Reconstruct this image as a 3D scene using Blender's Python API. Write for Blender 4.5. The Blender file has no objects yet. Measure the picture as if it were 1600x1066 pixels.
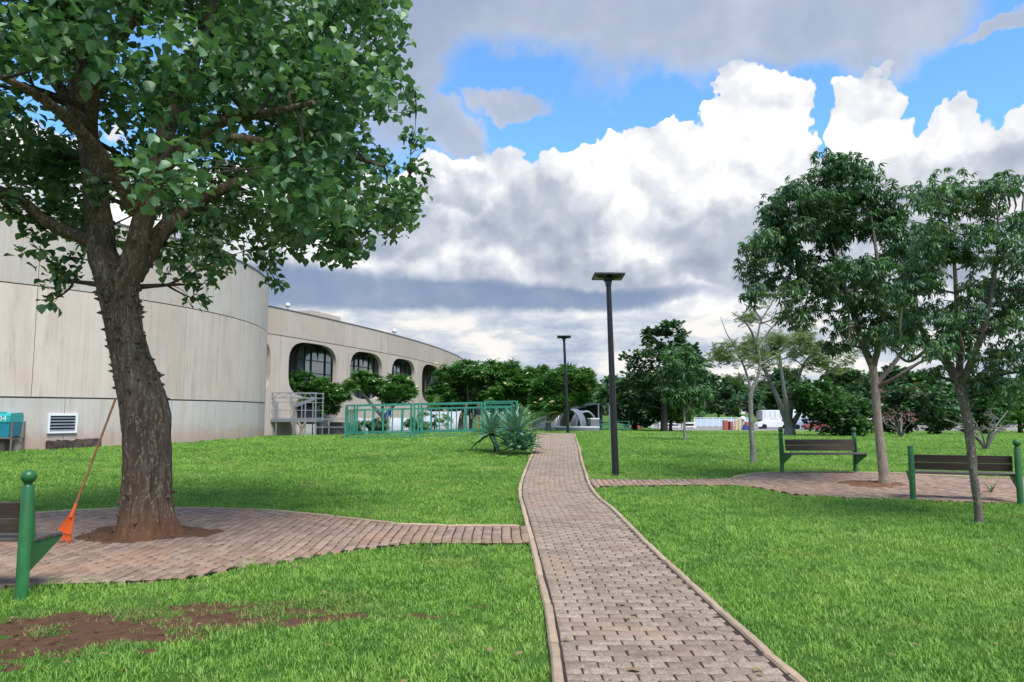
import bpy, bmesh, math, random
import numpy as np
from mathutils import Vector, Matrix, noise as mnoise

# ------------------------------------------------------------------ camera, sky, sun, exposure
scene = bpy.context.scene
COL = scene.collection
R = math.radians
FPX, CX, CY, CAM_H = 1155.0, 800.0, 533.0, 1.5
PITCH = math.atan(112.0 / FPX)
cam_data = bpy.data.cameras.new('camera')
cam_data.sensor_width = 36.0
cam_data.lens = 36.0 * FPX / 1600.0
cam_data.clip_start = 0.05
cam_data.clip_end = 4000.0
camera = bpy.data.objects.new('camera', cam_data)
COL.objects.link(camera)
camera.location = (0, 0, CAM_H)
camera.rotation_euler = (math.pi / 2 + PITCH, 0, 0)
scene.camera = camera

EXPOSURE = 1.4
SUN_EL, SUN_AZ = R(58), R(150)         # azimuth from +Y towards +X: behind the viewer's right shoulder
scene.view_settings.view_transform = 'Standard'
scene.view_settings.look = 'None'
scene.view_settings.exposure = EXPOSURE
scene.view_settings.gamma = 1.0
scene.view_settings.use_curve_mapping = False
scene.cycles.use_denoising = True
scene.cycles.max_bounces = 7
scene.cycles.diffuse_bounces = 3
scene.cycles.transparent_max_bounces = 8
scene.cycles.use_adaptive_sampling = True
scene.cycles.adaptive_threshold = 0.01
scene.cycles.denoising_prefilter = 'ACCURATE'

sun_data = bpy.data.lights.new('sun', 'SUN')
sun_data.energy = 1.85
sun_data.angle = R(30)
sun_data.color = (1.0, 0.95, 0.87)
sun = bpy.data.objects.new('sun', sun_data)
COL.objects.link(sun)
sun_dir = Vector((math.sin(SUN_AZ) * math.cos(SUN_EL), math.cos(SUN_AZ) * math.cos(SUN_EL), math.sin(SUN_EL)))
sun.rotation_euler = sun_dir.to_track_quat('Z', 'Y').to_euler()

def ray(px, py):
    """direction through a pixel of the 1600 x 1066 photograph"""
    a, b = (px - CX) / FPX, (CY - py) / FPX
    c, s = math.cos(PITCH), math.sin(PITCH)
    return Vector((a, c - b * s, s + b * c))

def P(px, py, Y):
    """point seen at that pixel, Y metres in front of the viewer"""
    d = ray(px, py)
    return Vector((0, 0, CAM_H)) + d * (Y / d.y)

# ---- node helper
class NT:
    def __init__(self, tree):
        self.t = tree
    def node(self, typ, props=None, **ins):
        n = self.t.nodes.new(typ)
        for k, v in (props or {}).items():
            setattr(n, k, v)
        for k, v in ins.items():
            self.put(n.inputs[int(k[1:])] if k[0] == 'i' and k[1:].isdigit() else n.inputs[k.replace('_', ' ')], v)
        return n
    def put(self, sock, v):
        if v is None:
            return
        if hasattr(v, 'is_output'):
            self.t.links.new(v, sock)
        elif isinstance(v, (tuple, list)) and len(v) == 3 and sock.type == 'RGBA':
            sock.default_value = (*v, 1.0)
        else:
            sock.default_value = v
    def m(self, op, a, b=None, c=None, clamp=False):
        n = self.node('ShaderNodeMath', {'operation': op, 'use_clamp': clamp})
        for i, v in enumerate((a, b, c)):
            self.put(n.inputs[i], v)
        return n.outputs[0]
    def v(self, op, a, b=None, scale=None):
        n = self.node('ShaderNodeVectorMath', {'operation': op})
        self.put(n.inputs[0], a)
        if b is not None:
            self.put(n.inputs[1], b)
        if scale is not None:
            self.put(n.inputs['Scale'], scale)
        return n.outputs['Value'] if op in ('DOT_PRODUCT', 'LENGTH', 'DISTANCE') else n.outputs[0]
    def mr(self, x, a, b, c=0.0, d=1.0, smooth=True):
        n = self.node('ShaderNodeMapRange', {'interpolation_type': 'SMOOTHSTEP' if smooth else 'LINEAR'})
        for i, v in enumerate((x, a, b, c, d)):
            self.put(n.inputs[i], v)
        return n.outputs[0]
    def mix(self, f, a, b, blend='MIX'):
        n = self.node('ShaderNodeMix', {'data_type': 'RGBA', 'blend_type': blend})
        self.put(n.inputs[0], f); self.put(n.inputs[6], a); self.put(n.inputs[7], b)
        return n.outputs[2]
    def noise(self, vec, scale, detail=4, rough=0.5, dist=0.0, out=0, **props):
        n = self.node('ShaderNodeTexNoise', props or None)
        if vec is not None:
            self.put(n.inputs['Vector'], vec)
        n.inputs['Scale'].default_value = scale
        n.inputs['Detail'].default_value = detail
        n.inputs['Roughness'].default_value = rough
        n.inputs['Distortion'].default_value = dist
        return n.outputs[out]
    def ramp(self, f, stops):
        n = self.node('ShaderNodeValToRGB', i0=f)
        e = n.color_ramp.elements
        while len(e) < len(stops):
            e.new(0.5)
        for el, (p, c) in zip(e, stops):
            el.position = p
            el.color = (*c, 1.0)
        return n.outputs[0]

def build_sky():
    world = bpy.data.worlds.new('World')
    scene.world = world
    world.use_nodes = True
    t = world.node_tree
    t.nodes.clear()
    N = NT(t)
    out = N.node('ShaderNodeOutputWorld')
    bg = N.node('ShaderNodeBackground')
    t.links.new(bg.outputs[0], out.inputs[0])
    STR = 0.1
    bg.inputs['Strength'].default_value = STR
    K = 1.0 / (STR * 2 ** EXPOSURE)                      # display value -> sky colour value
    sky = N.node('ShaderNodeTexSky', {'sky_type': 'NISHITA', 'sun_disc': False, 'sun_elevation': SUN_EL,
                                      'sun_rotation': SUN_AZ, 'altitude': 1100.0, 'air_density': 1.0,
                                      'dust_density': 0.4, 'ozone_density': 2.5})
    tc = N.node('ShaderNodeTexCoord')
    p = N.v('NORMALIZE', tc.outputs['Generated'])

    def ae(px, py):
        d = ray(px, py).normalized()
        return math.atan2(d.x, d.y), math.asin(d.z)
    D2 = {'noise_dimensions': '2D'}
    def flat(B, vec):
        """stereographic sky coordinates: even in scale over the whole dome, no seam"""
        s = B.node('ShaderNodeSeparateXYZ', i0=vec).outputs
        k = B.m('DIVIDE', 1.0, B.m('ADD', 1.0, B.m('ABSOLUTE', s[2])))
        return B.node('ShaderNodeCombineXYZ', i0=B.m('MULTIPLY', s[0], k), i1=B.m('MULTIPLY', s[1], k)).outputs[0], s
    def blobs(B, uvs, lst, neg=-1.0):
        h = None
        for (x, y, rx, ry) in lst:
            cu, cv = ae(x, y)
            q = B.v('MULTIPLY', B.v('SUBTRACT', uvs, (cu, cv, 0)), (FPX / rx, FPX / ry, 0))
            e = B.m('SUBTRACT', 1.0, B.v('DOT_PRODUCT', q, q))
            h = e if h is None else B.m('SMOOTH_MAX', h, e, 0.18)
        return B.m('MAXIMUM', h, neg)
    # ---- the height of the cloud bank seen in a direction, a node group so that it can be sampled twice
    g = bpy.data.node_groups.new('cloud_height', 'ShaderNodeTree')
    g.interface.new_socket('dir', in_out='INPUT', socket_type='NodeSocketVector')
    g.interface.new_socket('cumulus', in_out='OUTPUT', socket_type='NodeSocketFloat')
    G = NT(g)
    gi = G.node('NodeGroupInput'); go = G.node('NodeGroupOutput')
    d0 = gi.outputs[0]
    f0, s0 = flat(G, d0)
    azs = G.m('ARCTAN2', s0[0], s0[1]); els = G.m('ARCSINE', s0[2])
    uv0 = G.node('ShaderNodeCombineXYZ', i0=azs, i1=els).outputs[0]
    w1 = G.v('SUBTRACT', G.noise(f0, 14.0, 4, 0.62, out=1, **D2), (0.5, 0.5, 0.5))
    uv = G.v('ADD', uv0, G.v('SCALE', w1, scale=0.085))
    cum = [(1190, 172, 80, 62), (1150, 146, 40, 44), (1228, 170, 46, 58), (1190, 250, 100, 100), (1000, 255, 88, 68),
           (940, 265, 58, 50), (1070, 290, 110, 80), (1050, 380, 280, 130), (790, 325, 170, 90), (690, 335, 90, 95),
           (860, 430, 400, 110), (1180, 390, 240, 140), (520, 400, 300, 130), (1345, 180, 58, 50), (1385, 235, 52, 55),
           (1300, 275, 70, 55), (1490, 182, 48, 40), (1510, 265, 150, 80), (1650, 240, 150, 70), (1450, 360, 350, 130),
           (150, 380, 400, 150), (1900, 330, 330, 160)]
    hb = blobs(G, uv, cum, -0.9)
    rg = bpy.data.node_groups.new('cloud_relief', 'ShaderNodeTree')
    rg.interface.new_socket('dir', in_out='INPUT', socket_type='NodeSocketVector')
    rg.interface.new_socket('relief', in_out='OUTPUT', socket_type='NodeSocketFloat')
    Q = NT(rg)
    qi = Q.node('NodeGroupInput'); qo = Q.node('NodeGroupOutput')
    r0, _ = flat(Q, qi.outputs[0])
    rn = Q.noise(r0, 16.0, 4, 0.6, out=1, **D2)
    vor = Q.node('ShaderNodeTexVoronoi', {'feature': 'SMOOTH_F1', 'voronoi_dimensions': '2D'})
    Q.put(vor.inputs['Vector'], Q.v('ADD', r0, Q.v('SCALE', rn, scale=0.055)))
    vor.inputs['Scale'].default_value = 13.0
    vor.inputs['Detail'].default_value = 1.5
    vor.inputs['Roughness'].default_value = 0.55
    vor.inputs['Smoothness'].default_value = 0.22
    rs = Q.node('ShaderNodeSeparateXYZ', i0=rn).outputs
    rg.links.new(Q.m('ADD', Q.m('MULTIPLY', Q.m('SUBTRACT', 0.5, vor.outputs['Distance']), 0.66), Q.m('MULTIPLY', Q.m('SUBTRACT', rs[2], 0.5), 0.50)), qo.inputs[0])
    def relief_at(B, vec):
        n = B.node('ShaderNodeGroup')
        n.node_tree = rg
        B.put(n.inputs[0], vec)
        return n.outputs[0]
    away = G.mr(G.m('ABSOLUTE', azs), 0.8, 1.1)
    gen = G.mr(G.noise(f0, 2.6, 3, 0.55, **D2), 0.38, 0.68, -0.9, 1.0, smooth=False)
    aw = G.m('MAXIMUM', away, G.mr(els, 0.62, 0.85))
    low = G.mr(els, ae(800, 340)[1], ae(800, 260)[1], 0.7, -0.9)
    base = G.m('ADD', G.m('MULTIPLY', G.m('SUBTRACT', 1.0, aw), hb), G.m('MULTIPLY', aw, gen))
    base = G.m('MAXIMUM', base, low)
    g.links.new(base, go.inputs[0])

    gn = N.node('ShaderNodeGroup')
    gn.node_tree = g
    N.put(gn.inputs[0], p)
    rel1 = relief_at(N, p)
    h1 = N.m('ADD', gn.outputs[0], rel1)
    lit = Vector((0.35, -0.15, 0.92)).normalized() * 0.022
    rel2 = relief_at(N, N.v('NORMALIZE', N.v('ADD', p, tuple(lit))))
    cmask = N.mr(h1, 0.0, 0.10)
    # thick middle, thin rim: the rim towards the light is brightest
    relief = N.m('SUBTRACT', rel1, rel2)

    fp, sp = flat(N, p)
    azp = N.m('ARCTAN2', sp[0], sp[1]); elv = N.m('ARCSINE', sp[2])
    wa = N.v('SUBTRACT', N.noise(fp, 8.0, 5, 0.6, out=1, **D2), (0.5, 0.5, 0.5))
    uvw = N.v('ADD', N.node('ShaderNodeCombineXYZ', i0=azp, i1=elv).outputs[0], N.v('SCALE', wa, scale=0.15))
    outside = N.m('MAXIMUM', N.mr(N.m('ABSOLUTE', azp), 0.75, 1.1), N.mr(elv, 0.62, 0.85))
    grey = blobs(N, uvw, [(850, 345, 150, 90), (1150, 385, 180, 85), (1480, 265, 190, 55), (600, 350, 120, 80), (720, 290, 60, 40), (900, 425, 330, 46),
                          (1420, 400, 260, 60), (200, 420, 300, 80)], 0.0)
    mid = N.noise(fp, 5.0, 4, 0.6, **D2)
    uvb = N.v('ADD', N.node('ShaderNodeCombineXYZ', i0=azp, i1=elv).outputs[0], N.v('SCALE', wa, scale=0.06))
    base_band = blobs(N, uvb, [(640, 463, 420, 34), (420, 447, 330, 46), (850, 466, 300, 24)], 0.0)
    greyn = N.m('MULTIPLY', N.mr(mid, 0.35, 0.7), N.mr(elv, ae(800, 420)[1], ae(800, 260)[1], 1.0, 0.0))
    greyn2 = N.m('MULTIPLY', outside, N.mr(mid, 0.35, 0.65))
    sh = N.m('ADD', N.m('MULTIPLY', relief, 0.95), 0.80)
    sh = N.m('SUBTRACT', sh, N.m('MULTIPLY', N.mr(grey, 0.0, 0.8), 0.42))
    sh = N.m('SUBTRACT', sh, N.m('MULTIPLY', greyn, 0.16))
    bright = blobs(N, uvb, [(1050, 270, 200, 70), (1190, 200, 95, 100), (1350, 190, 70, 60), (760, 410, 90, 34)], 0.0)
    sh = N.m('ADD', sh, N.m('MULTIPLY', N.mr(bright, 0.0, 0.8), 0.14))
    sh = N.m('SUBTRACT', sh, N.m('MULTIPLY', greyn2, 0.45))
    sh = N.m('MINIMUM', N.m('MAXIMUM', sh, 0.0), 1.0)
    def kc(r, gg, b):
        return tuple(((x / 255.0) ** 2.2) * K for x in (r, gg, b))
    ccol = N.ramp(sh, [(0.0, kc(162, 173, 194)), (0.35, kc(194, 201, 215)), (0.60, kc(226, 230, 238)), (0.80, kc(247, 249, 252)), (1.0, tuple(1.35 * x for x in kc(253, 252, 250)))])
    bandf = N.mr(base_band, 0.0, 0.75)
    ccol = N.mix(N.m('MULTIPLY', bandf, 0.88), ccol, kc(128, 149, 184))
    # low streaky cloud towards the horizon
    suv = N.node('ShaderNodeCombineXYZ', i0=azp, i1=N.m('MULTIPLY', elv, 3.2)).outputs[0]
    st = N.noise(suv, 9.0, 6, 0.62, **D2)
    lowf = N.mr(elv, ae(800, 505)[1], ae(800, 478)[1], 1.0, 0.0)
    lcol = N.ramp(st, [(0.32, kc(174, 188, 212)), (0.5, kc(218, 224, 233)), (0.62, kc(254, 251, 246))])
    ccol = N.mix(lowf, ccol, lcol)
    blue = N.mix(1.0, sky.outputs[0], (0.70, 1.03, 1.22), 'MULTIPLY')
    col = N.mix(N.m('MAXIMUM', cmask, lowf), blue, ccol)
    # the grey sheet overhead
    up = blobs(N, uvw, [(620, 70, 110, 180), (690, -5, 170, 80), (900, -20, 280, 85), (1050, 20, 200, 95), (1210, 25, 220, 88),
                        (1380, 5, 150, 84), (720, 205, 56, 36), (800, 165, 52, 22), (1590, 46, 60, 16), (1050, -220, 800, 190),
                        (500, -50, 250, 250), (760, -300, 900, 150)], -1.0)
    upo = N.mr(N.noise(fp, 2.2, 3, 0.55, **D2), 0.45, 0.7, -1.0, 0.9, smooth=False)
    up = N.m('ADD', N.m('MULTIPLY', up, N.m('SUBTRACT', 1.0, outside)), N.m('MULTIPLY', upo, outside))
    un = N.noise(fp, 9.0, 6, 0.6, **D2)
    up = N.m('ADD', up, N.m('MULTIPLY', N.m('SUBTRACT', un, 0.5), 0.9))
    um = N.mr(up, -0.32, 0.55)
    us = N.m('ADD', N.m('MULTIPLY', N.m('ADD', un, mid), 0.5), N.m('MULTIPLY', N.mr(up, 0.0, 1.2), 0.12))
    ucol = N.ramp(us, [(0.36, kc(208, 216, 229)), (0.55, kc(182, 193, 213)), (0.75, kc(164, 176, 201))])
    col = N.mix(N.m('MULTIPLY', um, 0.94), col, ucol)
    t.links.new(col, bg.inputs['Color'])
    world.cycles.sampling_method = 'MANUAL'
    world.cycles.sample_map_resolution = 256
build_sky()

# ------------------------------------------------------------------ helpers
RNG = np.random.default_rng(7)
random.seed(7)

def link(o, parent=None):
    COL.objects.link(o)
    if parent is not None:
        o.parent = parent
    return o

def mesh_from(name, verts, faces, mat=None, smooth=False):
    me = bpy.data.meshes.new(name)
    if isinstance(verts, np.ndarray) and isinstance(faces, np.ndarray):
        nv, nf, k = len(verts), len(faces), faces.shape[1]
        me.vertices.add(nv)
        me.vertices.foreach_set('co', verts.astype(np.float32).ravel())
        me.loops.add(nf * k)
        me.loops.foreach_set('vertex_index', faces.astype(np.int32).ravel())
        me.polygons.add(nf)
        me.polygons.foreach_set('loop_start', np.arange(0, nf * k, k, dtype=np.int32))
        me.update(calc_edges=True)
    else:
        me.from_pydata([tuple(v) for v in verts], [], [tuple(f) for f in faces])
        me.update()
    if smooth:
        me.polygons.foreach_set('use_smooth', np.ones(len(me.polygons), dtype=bool))
    if mat is not None:
        me.materials.append(mat)
    return me

def obj(name, verts, faces, mat, parent=None, smooth=False):
    return link(bpy.data.objects.new(name, mesh_from(name, verts, faces, mat, smooth)), parent)

def empty(name, loc=(0, 0, 0), rz=0.0):
    o = bpy.data.objects.new(name, None)
    o.empty_display_size = 0.2
    o.location = loc
    o.rotation_euler = (0, 0, rz)
    return link(o)

def tag(o, label=None, cat=None, group=None, kind=None):
    for k, v in (('label', label), ('category', cat), ('group', group), ('kind', kind)):
        if v:
            o[k] = v
    return o

class MB:
    """collects simple solids; build() links them as one mesh"""
    def __init__(self):
        self.v, self.f = [], []
    def add(self, vs, fs):
        b = len(self.v)
        self.v += [tuple(x) for x in vs]
        self.f += [tuple(i + b for i in f) for f in fs]
        return self
    def box(self, c, s, M=None, bevel=0.0):
        x, y, z = s[0] / 2, s[1] / 2, s[2] / 2
        if bevel:
            bm = bmesh.new()
            bmesh.ops.create_cube(bm, size=1.0)
            bmesh.ops.scale(bm, vec=s, verts=bm.verts)
            bmesh.ops.bevel(bm, geom=bm.edges[:], offset=bevel, segments=2, affect='EDGES', profile=0.5)
            bm.verts.index_update()
            vs = [v.co.copy() for v in bm.verts]
            fs = [[v.index for v in f.verts] for f in bm.faces]
            bm.free()
        else:
            vs = [Vector(p) for p in ((-x, -y, -z), (x, -y, -z), (x, y, -z), (-x, y, -z), (-x, -y, z), (x, -y, z), (x, y, z), (-x, y, z))]
            fs = [(0, 3, 2, 1), (4, 5, 6, 7), (0, 1, 5, 4), (1, 2, 6, 5), (2, 3, 7, 6), (3, 0, 4, 7)]
        vs = [(M @ v if M is not None else v) + Vector(c) for v in vs]
        return self.add(vs, fs)
    def bar(self, a, b, w, h=None):
        """square bar from a to b"""
        a, b = Vector(a), Vector(b)
        d = b - a
        q = d.to_track_quat('Z', 'Y').to_matrix()
        return self.box((a + b) / 2, (w, h or w, d.length), q)
    def tube(self, pts, rad, seg=10, cap=True, closed=False):
        pts = [Vector(p) for p in pts]
        n = len(pts)
        if not hasattr(rad, '__len__'):
            rad = [rad] * n
        vs, fs = [], []
        prev = None
        for i, p in enumerate(pts):
            if closed:
                t = pts[(i + 1) % n] - pts[i - 1]
            else:
                t = pts[min(i + 1, n - 1)] - pts[max(i - 1, 0)]
            t.normalize()
            if prev is None:
                a = Vector((1, 0, 0)) if abs(t.x) < 0.8 else Vector((0, 1, 0))
                prev = (a - t * a.dot(t)).normalized()
            else:
                prev = (prev - t * prev.dot(t)).normalized()
            bn = t.cross(prev)
            for k in range(seg):
                an = 2 * math.pi * k / seg
                vs.append(p + (prev * math.cos(an) + bn * math.sin(an)) * rad[i])
        for i in range(n if closed else n - 1):
            j = (i + 1) % n
            for k in range(seg):
                l = (k + 1) % seg
                fs.append((i * seg + k, i * seg + l, j * seg + l, j * seg + k))
        if cap and not closed:
            fs.append(tuple(range(seg))[::-1])
            fs.append(tuple((n - 1) * seg + k for k in range(seg)))
        return self.add(vs, fs)
    def lathe(self, c, prof, seg=20):
        vs, fs = [], []
        for r, z in prof:
            for k in range(seg):
                an = 2 * math.pi * k / seg
                vs.append((c[0] + r * math.cos(an), c[1] + r * math.sin(an), c[2] + z))
        for i in range(len(prof) - 1):
            for k in range(seg):
                l = (k + 1) % seg
                fs.append((i * seg + k, i * seg + l, (i + 1) * seg + l, (i + 1) * seg + k))
        fs.append(tuple(range(seg))[::-1])
        fs.append(tuple((len(prof) - 1) * seg + k for k in range(seg)))
        return self.add(vs, fs)
    def build(self, name, mat, parent=None, smooth=False):
        me = mesh_from(name, self.v, self.f, mat, False)
        if smooth:
            me.polygons.foreach_set('use_smooth', np.ones(len(me.polygons), dtype=bool))
            me.set_sharp_from_angle(angle=R(38))
        return link(bpy.data.objects.new(name, me), parent)

def sm(a, b, x):
    t = np.clip((x - a) / (b - a), 0.0, 1.0)
    return t * t * (3 - 2 * t)

def zt(x, y):
    """height of the lawn"""
    A = 0.25 + 0.25 * np.exp(-((x - 1.0) / 9.0) ** 2)
    return A * sm(8.0, 32.0, y) - 0.40 * sm(37.0, 62.0, y)

def G(px, py):
    """point of the lawn seen at a pixel"""
    d = ray(px, py)
    d = d / d.y
    last = 2.0
    Y = 2.0
    while Y < 400:
        Y += 0.25 if Y < 80 else 2.0
        if CAM_H + d.z * Y < float(zt(d.x * Y, Y)):
            lo, hi = last, Y
            for _ in range(24):
                m = (lo + hi) / 2
                if CAM_H + d.z * m < float(zt(d.x * m, m)):
                    hi = m
                else:
                    lo = m
            Y = hi
            break
        last = Y
    x = d.x * Y
    return Vector((x, Y, float(zt(x, Y))))

def foot(px, Y):
    """point of the lawn Y metres ahead in the direction of that column of the picture"""
    x = (px - CX) / FPX / math.cos(PITCH) * Y
    return Vector((x, Y, float(zt(x, Y))))

# ------------------------------------------------------------------ materials
MATS = {}
def material(name):
    m = bpy.data.materials.new(name)
    m.use_nodes = True
    t = m.node_tree
    bsdf = t.nodes['Principled BSDF']
    MATS[name] = m
    return m, NT(t), bsdf

def plain(name, col, rough=0.6, metal=0.0, var=0.12, scale=6.0, bump=0.0, bscale=60.0, spec=0.5):
    m, N, b = material(name)
    tc = N.node('ShaderNodeTexCoord')
    n = N.noise(tc.outputs['Object'], scale, 5, 0.6)
    rnd = N.node('ShaderNodeObjectInfo').outputs['Random']
    f = N.m('ADD', N.m('MULTIPLY', n, 0.7), N.m('MULTIPLY', rnd, 0.3))
    c = N.mix(f, tuple(x * (1 - var * 1.6) for x in col), tuple(min(1, x * (1 + var * 1.6)) for x in col))
    N.put(b.inputs['Base Color'], c)
    N.put(b.inputs['Roughness'], N.mr(N.noise(tc.outputs['Object'], scale * 2.3, 4), 0.3, 0.7, rough * 0.82, min(1, rough * 1.15)))
    b.inputs['Metallic'].default_value = metal
    b.inputs['Specular IOR Level'].default_value = spec
    if bump:
        bn = N.node('ShaderNodeBump')
        bn.inputs['Strength'].default_value = bump
        bn.inputs['Distance'].default_value = 0.01
        N.put(bn.inputs['Height'], N.noise(tc.outputs['Object'], bscale, 5, 0.65))
        N.put(b.inputs['Normal'], bn.outputs[0])
    return m

def grass_tint(N, pos):
    """the lawn's own patchy greens"""
    big = N.noise(pos, 0.35, 4, 0.6)
    small = N.noise(pos, 2.6, 4, 0.6)
    f = N.m('ADD', N.m('MULTIPLY', big, 0.55), N.m('MULTIPLY', small, 0.45))
    return N.m('ADD', N.m('MULTIPLY', N.m('SUBTRACT', f, 0.5), 1.5), 0.5)

def bare_mask(N, pos):
    """drier, trodden blades round the worn soil on the near left"""
    s = N.node('ShaderNodeSeparateXYZ', i0=pos).outputs
    dx = N.m('SUBTRACT', s[0], -3.0)
    q = N.m('ADD', N.m('POWER', N.m('DIVIDE', dx, 1.9), 2.0),
            N.m('POWER', N.m('DIVIDE', N.m('SUBTRACT', N.m('SUBTRACT', s[1], 5.30), N.m('MULTIPLY', dx, 0.30)), 0.55), 2.0))
    return N.mr(q, 0.2, 1.5, 1.0, 0.0)

def bare(x, y):
    """how bare the near-left ground is: above 0.5 soil shows, below it the grass only thins"""
    dx = x + 3.35
    q = (dx / 1.85) ** 2 + ((y - 5.12 - dx * 0.26) / 0.42) ** 2
    if q > 6:
        return 0.0
    n1 = mnoise.fractal(Vector((x * 1.5, y * 2.6, 4.0)), 0.7, 2.0, 4)
    n2 = mnoise.fractal(Vector((x * 5.0, y * 7.0, 14.0)), 0.7, 2.0, 3)
    return 0.66 * math.exp(-q * 0.55) + (0.50 * n1 + 0.42 * n2) * math.exp(-q * 0.28)

def mat_lawn():
    m, N, b = material('lawn')
    pos = N.node('ShaderNodeNewGeometry').outputs['Position']
    f = grass_tint(N, pos)
    fine = N.noise(pos, 38.0, 5, 0.7)
    g = N.ramp(N.m('ADD', N.m('MULTIPLY', f, 0.7), N.m('MULTIPLY', fine, 0.3)),
               [(0.32, (0.040, 0.100, 0.016)), (0.5, (0.072, 0.155, 0.024)), (0.66, (0.12, 0.205, 0.038))])
    N.put(b.inputs['Base Color'], g)
    b.inputs['Roughness'].default_value = 0.95
    b.inputs['Specular IOR Level'].default_value = 0.1
    bn = N.node('ShaderNodeBump')
    bn.inputs['Strength'].default_value = 0.9
    bn.inputs['Distance'].default_value = 0.05
    N.put(bn.inputs['Height'], N.m('ADD', N.m('MULTIPLY', fine, 0.6), N.noise(pos, 9.0, 5, 0.7)))
    N.put(b.inputs['Normal'], bn.outputs[0])
    return m

def foliage(name, dark, mid, light, trans=0.35, rough=0.42, spec=0.4, island=True):
    m, N, b = material(name)
    rnd = N.node('ShaderNodeNewGeometry').outputs['Random Per Island']
    orn = N.node('ShaderNodeObjectInfo').outputs['Random']
    pos = N.node('ShaderNodeNewGeometry').outputs['Position']
    f = N.m('ADD', N.m('MULTIPLY', rnd, 0.55), N.m('MULTIPLY', N.noise(pos, 1.3, 3, 0.6), 0.6))
    f = N.m('ADD', N.m('SUBTRACT', f, 0.08), N.m('MULTIPLY', N.m('SUBTRACT', orn, 0.5), 0.15))
    c = N.ramp(f, [(0.12, dark), (0.5, mid), (0.84, light), (0.98, (light[0] * 1.45, light[1] * 1.15, light[2] * 0.75))])
    N.put(b.inputs['Base Color'], c)
    b.inputs['Roughness'].default_value = rough
    b.inputs['Specular IOR Level'].default_value = spec
    tr = N.node('ShaderNodeBsdfTranslucent')
    N.put(tr.inputs[0], N.mix(1.0, c, (1.05, 1.25, 0.55), 'MULTIPLY'))
    mx = N.node('ShaderNodeMixShader', i0=trans)
    N.t.links.new(b.outputs[0], mx.inputs[1])
    N.t.links.new(tr.outputs[0], mx.inputs[2])
    out = N.t.nodes['Material Output']
    N.t.links.new(mx.outputs[0], out.inputs[0])
    return m

def mat_grass():
    m, N, b = material('grass_blade')
    oi = N.node('ShaderNodeObjectInfo')
    f = grass_tint(N, oi.outputs['Location'])
    rnd = N.node('ShaderNodeNewGeometry').outputs['Random Per Island']
    f = N.m('ADD', N.m('MULTIPLY', f, 0.66), N.m('ADD', N.m('MULTIPLY', rnd, 0.26), N.m('MULTIPLY', oi.outputs['Random'], 0.10)))
    g = N.ramp(f, [(0.28, (0.100, 0.235, 0.034)), (0.46, (0.190, 0.385, 0.058)), (0.64, (0.315, 0.500, 0.092)), (0.84, (0.50, 0.60, 0.22))])
    yel = N.m('MULTIPLY', N.mr(N.noise(oi.outputs['Location'], 0.9, 4, 0.65), 0.54, 0.70), 0.55)
    g = N.mix(yel, g, N.mix(rnd, (0.24, 0.33, 0.055), (0.46, 0.44, 0.15)))
    cool = N.m('MULTIPLY', N.mr(N.noise(oi.outputs['Location'], 1.7, 3, 0.6), 0.56, 0.68), 0.5)
    g = N.mix(cool, g, (0.070, 0.215, 0.050))
    dry = N.mix(rnd, (0.14, 0.20, 0.04), (0.36, 0.29, 0.13))
    d = N.m('MULTIPLY', bare_mask(N, oi.outputs['Location']), 0.75)
    c = N.mix(d, g, dry)
    N.put(b.inputs['Base Color'], c)
    b.inputs['Roughness'].default_value = 0.5
    b.inputs['Specular IOR Level'].default_value = 0.25
    tr = N.node('ShaderNodeBsdfTranslucent')
    N.put(tr.inputs[0], c)
    mx = N.node('ShaderNodeMixShader', i0=0.35)
    N.t.links.new(b.outputs[0], mx.inputs[1]); N.t.links.new(tr.outputs[0], mx.inputs[2])
    N.t.links.new(mx.outputs[0], N.t.nodes['Material Output'].inputs[0])
    return m

def mat_brick(name, c1, c2, c3, dust):
    m, N, b = material(name)
    geo = N.node('ShaderNodeNewGeometry')
    pos = geo.outputs['Position']
    r = N.m('FRACT', N.m('ADD', geo.outputs['Random Per Island'], N.node('ShaderNodeObjectInfo').outputs['Random']))
    c = N.ramp(r, [(0.0, c1), (0.5, c2), (1.0, c3)])
    grain = N.noise(pos, 85.0, 5, 0.75)
    c = N.mix(N.mr(grain, 0.46, 0.60, 0.0, 0.75), c, tuple(x * 0.48 for x in c2))
    c = N.mix(N.mr(grain, 0.44, 0.34, 0.0, 0.6), c, (0.46, 0.41, 0.34))
    blot = N.noise(pos, 17.0, 5, 0.7)
    c = N.mix(N.mr(blot, 0.50, 0.68, 0.0, 0.55), c, tuple(x * 0.6 for x in c1))
    c = N.mix(N.mr(blot, 0.46, 0.30, 0.0, 0.45), c, tuple(min(1, x * 1.25) for x in c3))
    st = N.mr(N.noise(pos, 1.1, 5, 0.65), 0.46, 0.66, 0.0, 0.6)
    c = N.mix(st, c, dust)
    dk = N.mr(N.noise(pos, 3.1, 5, 0.7), 0.55, 0.75, 0.0, 0.5)
    c = N.mix(dk, c, tuple(x * 0.5 for x in c1))
    N.put(b.inputs['Base Color'], c)
    b.inputs['Roughness'].default_value = 0.9
    b.inputs['Specular IOR Level'].default_value = 0.2
    bn = N.node('ShaderNodeBump')
    bn.inputs['Strength'].default_value = 0.8
    bn.inputs['Distance'].default_value = 0.006
    N.put(bn.inputs['Height'], N.m('ADD', grain, N.m('MULTIPLY', blot, 1.2)))
    N.put(b.inputs['Normal'], bn.outputs[0])
    return m

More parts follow.
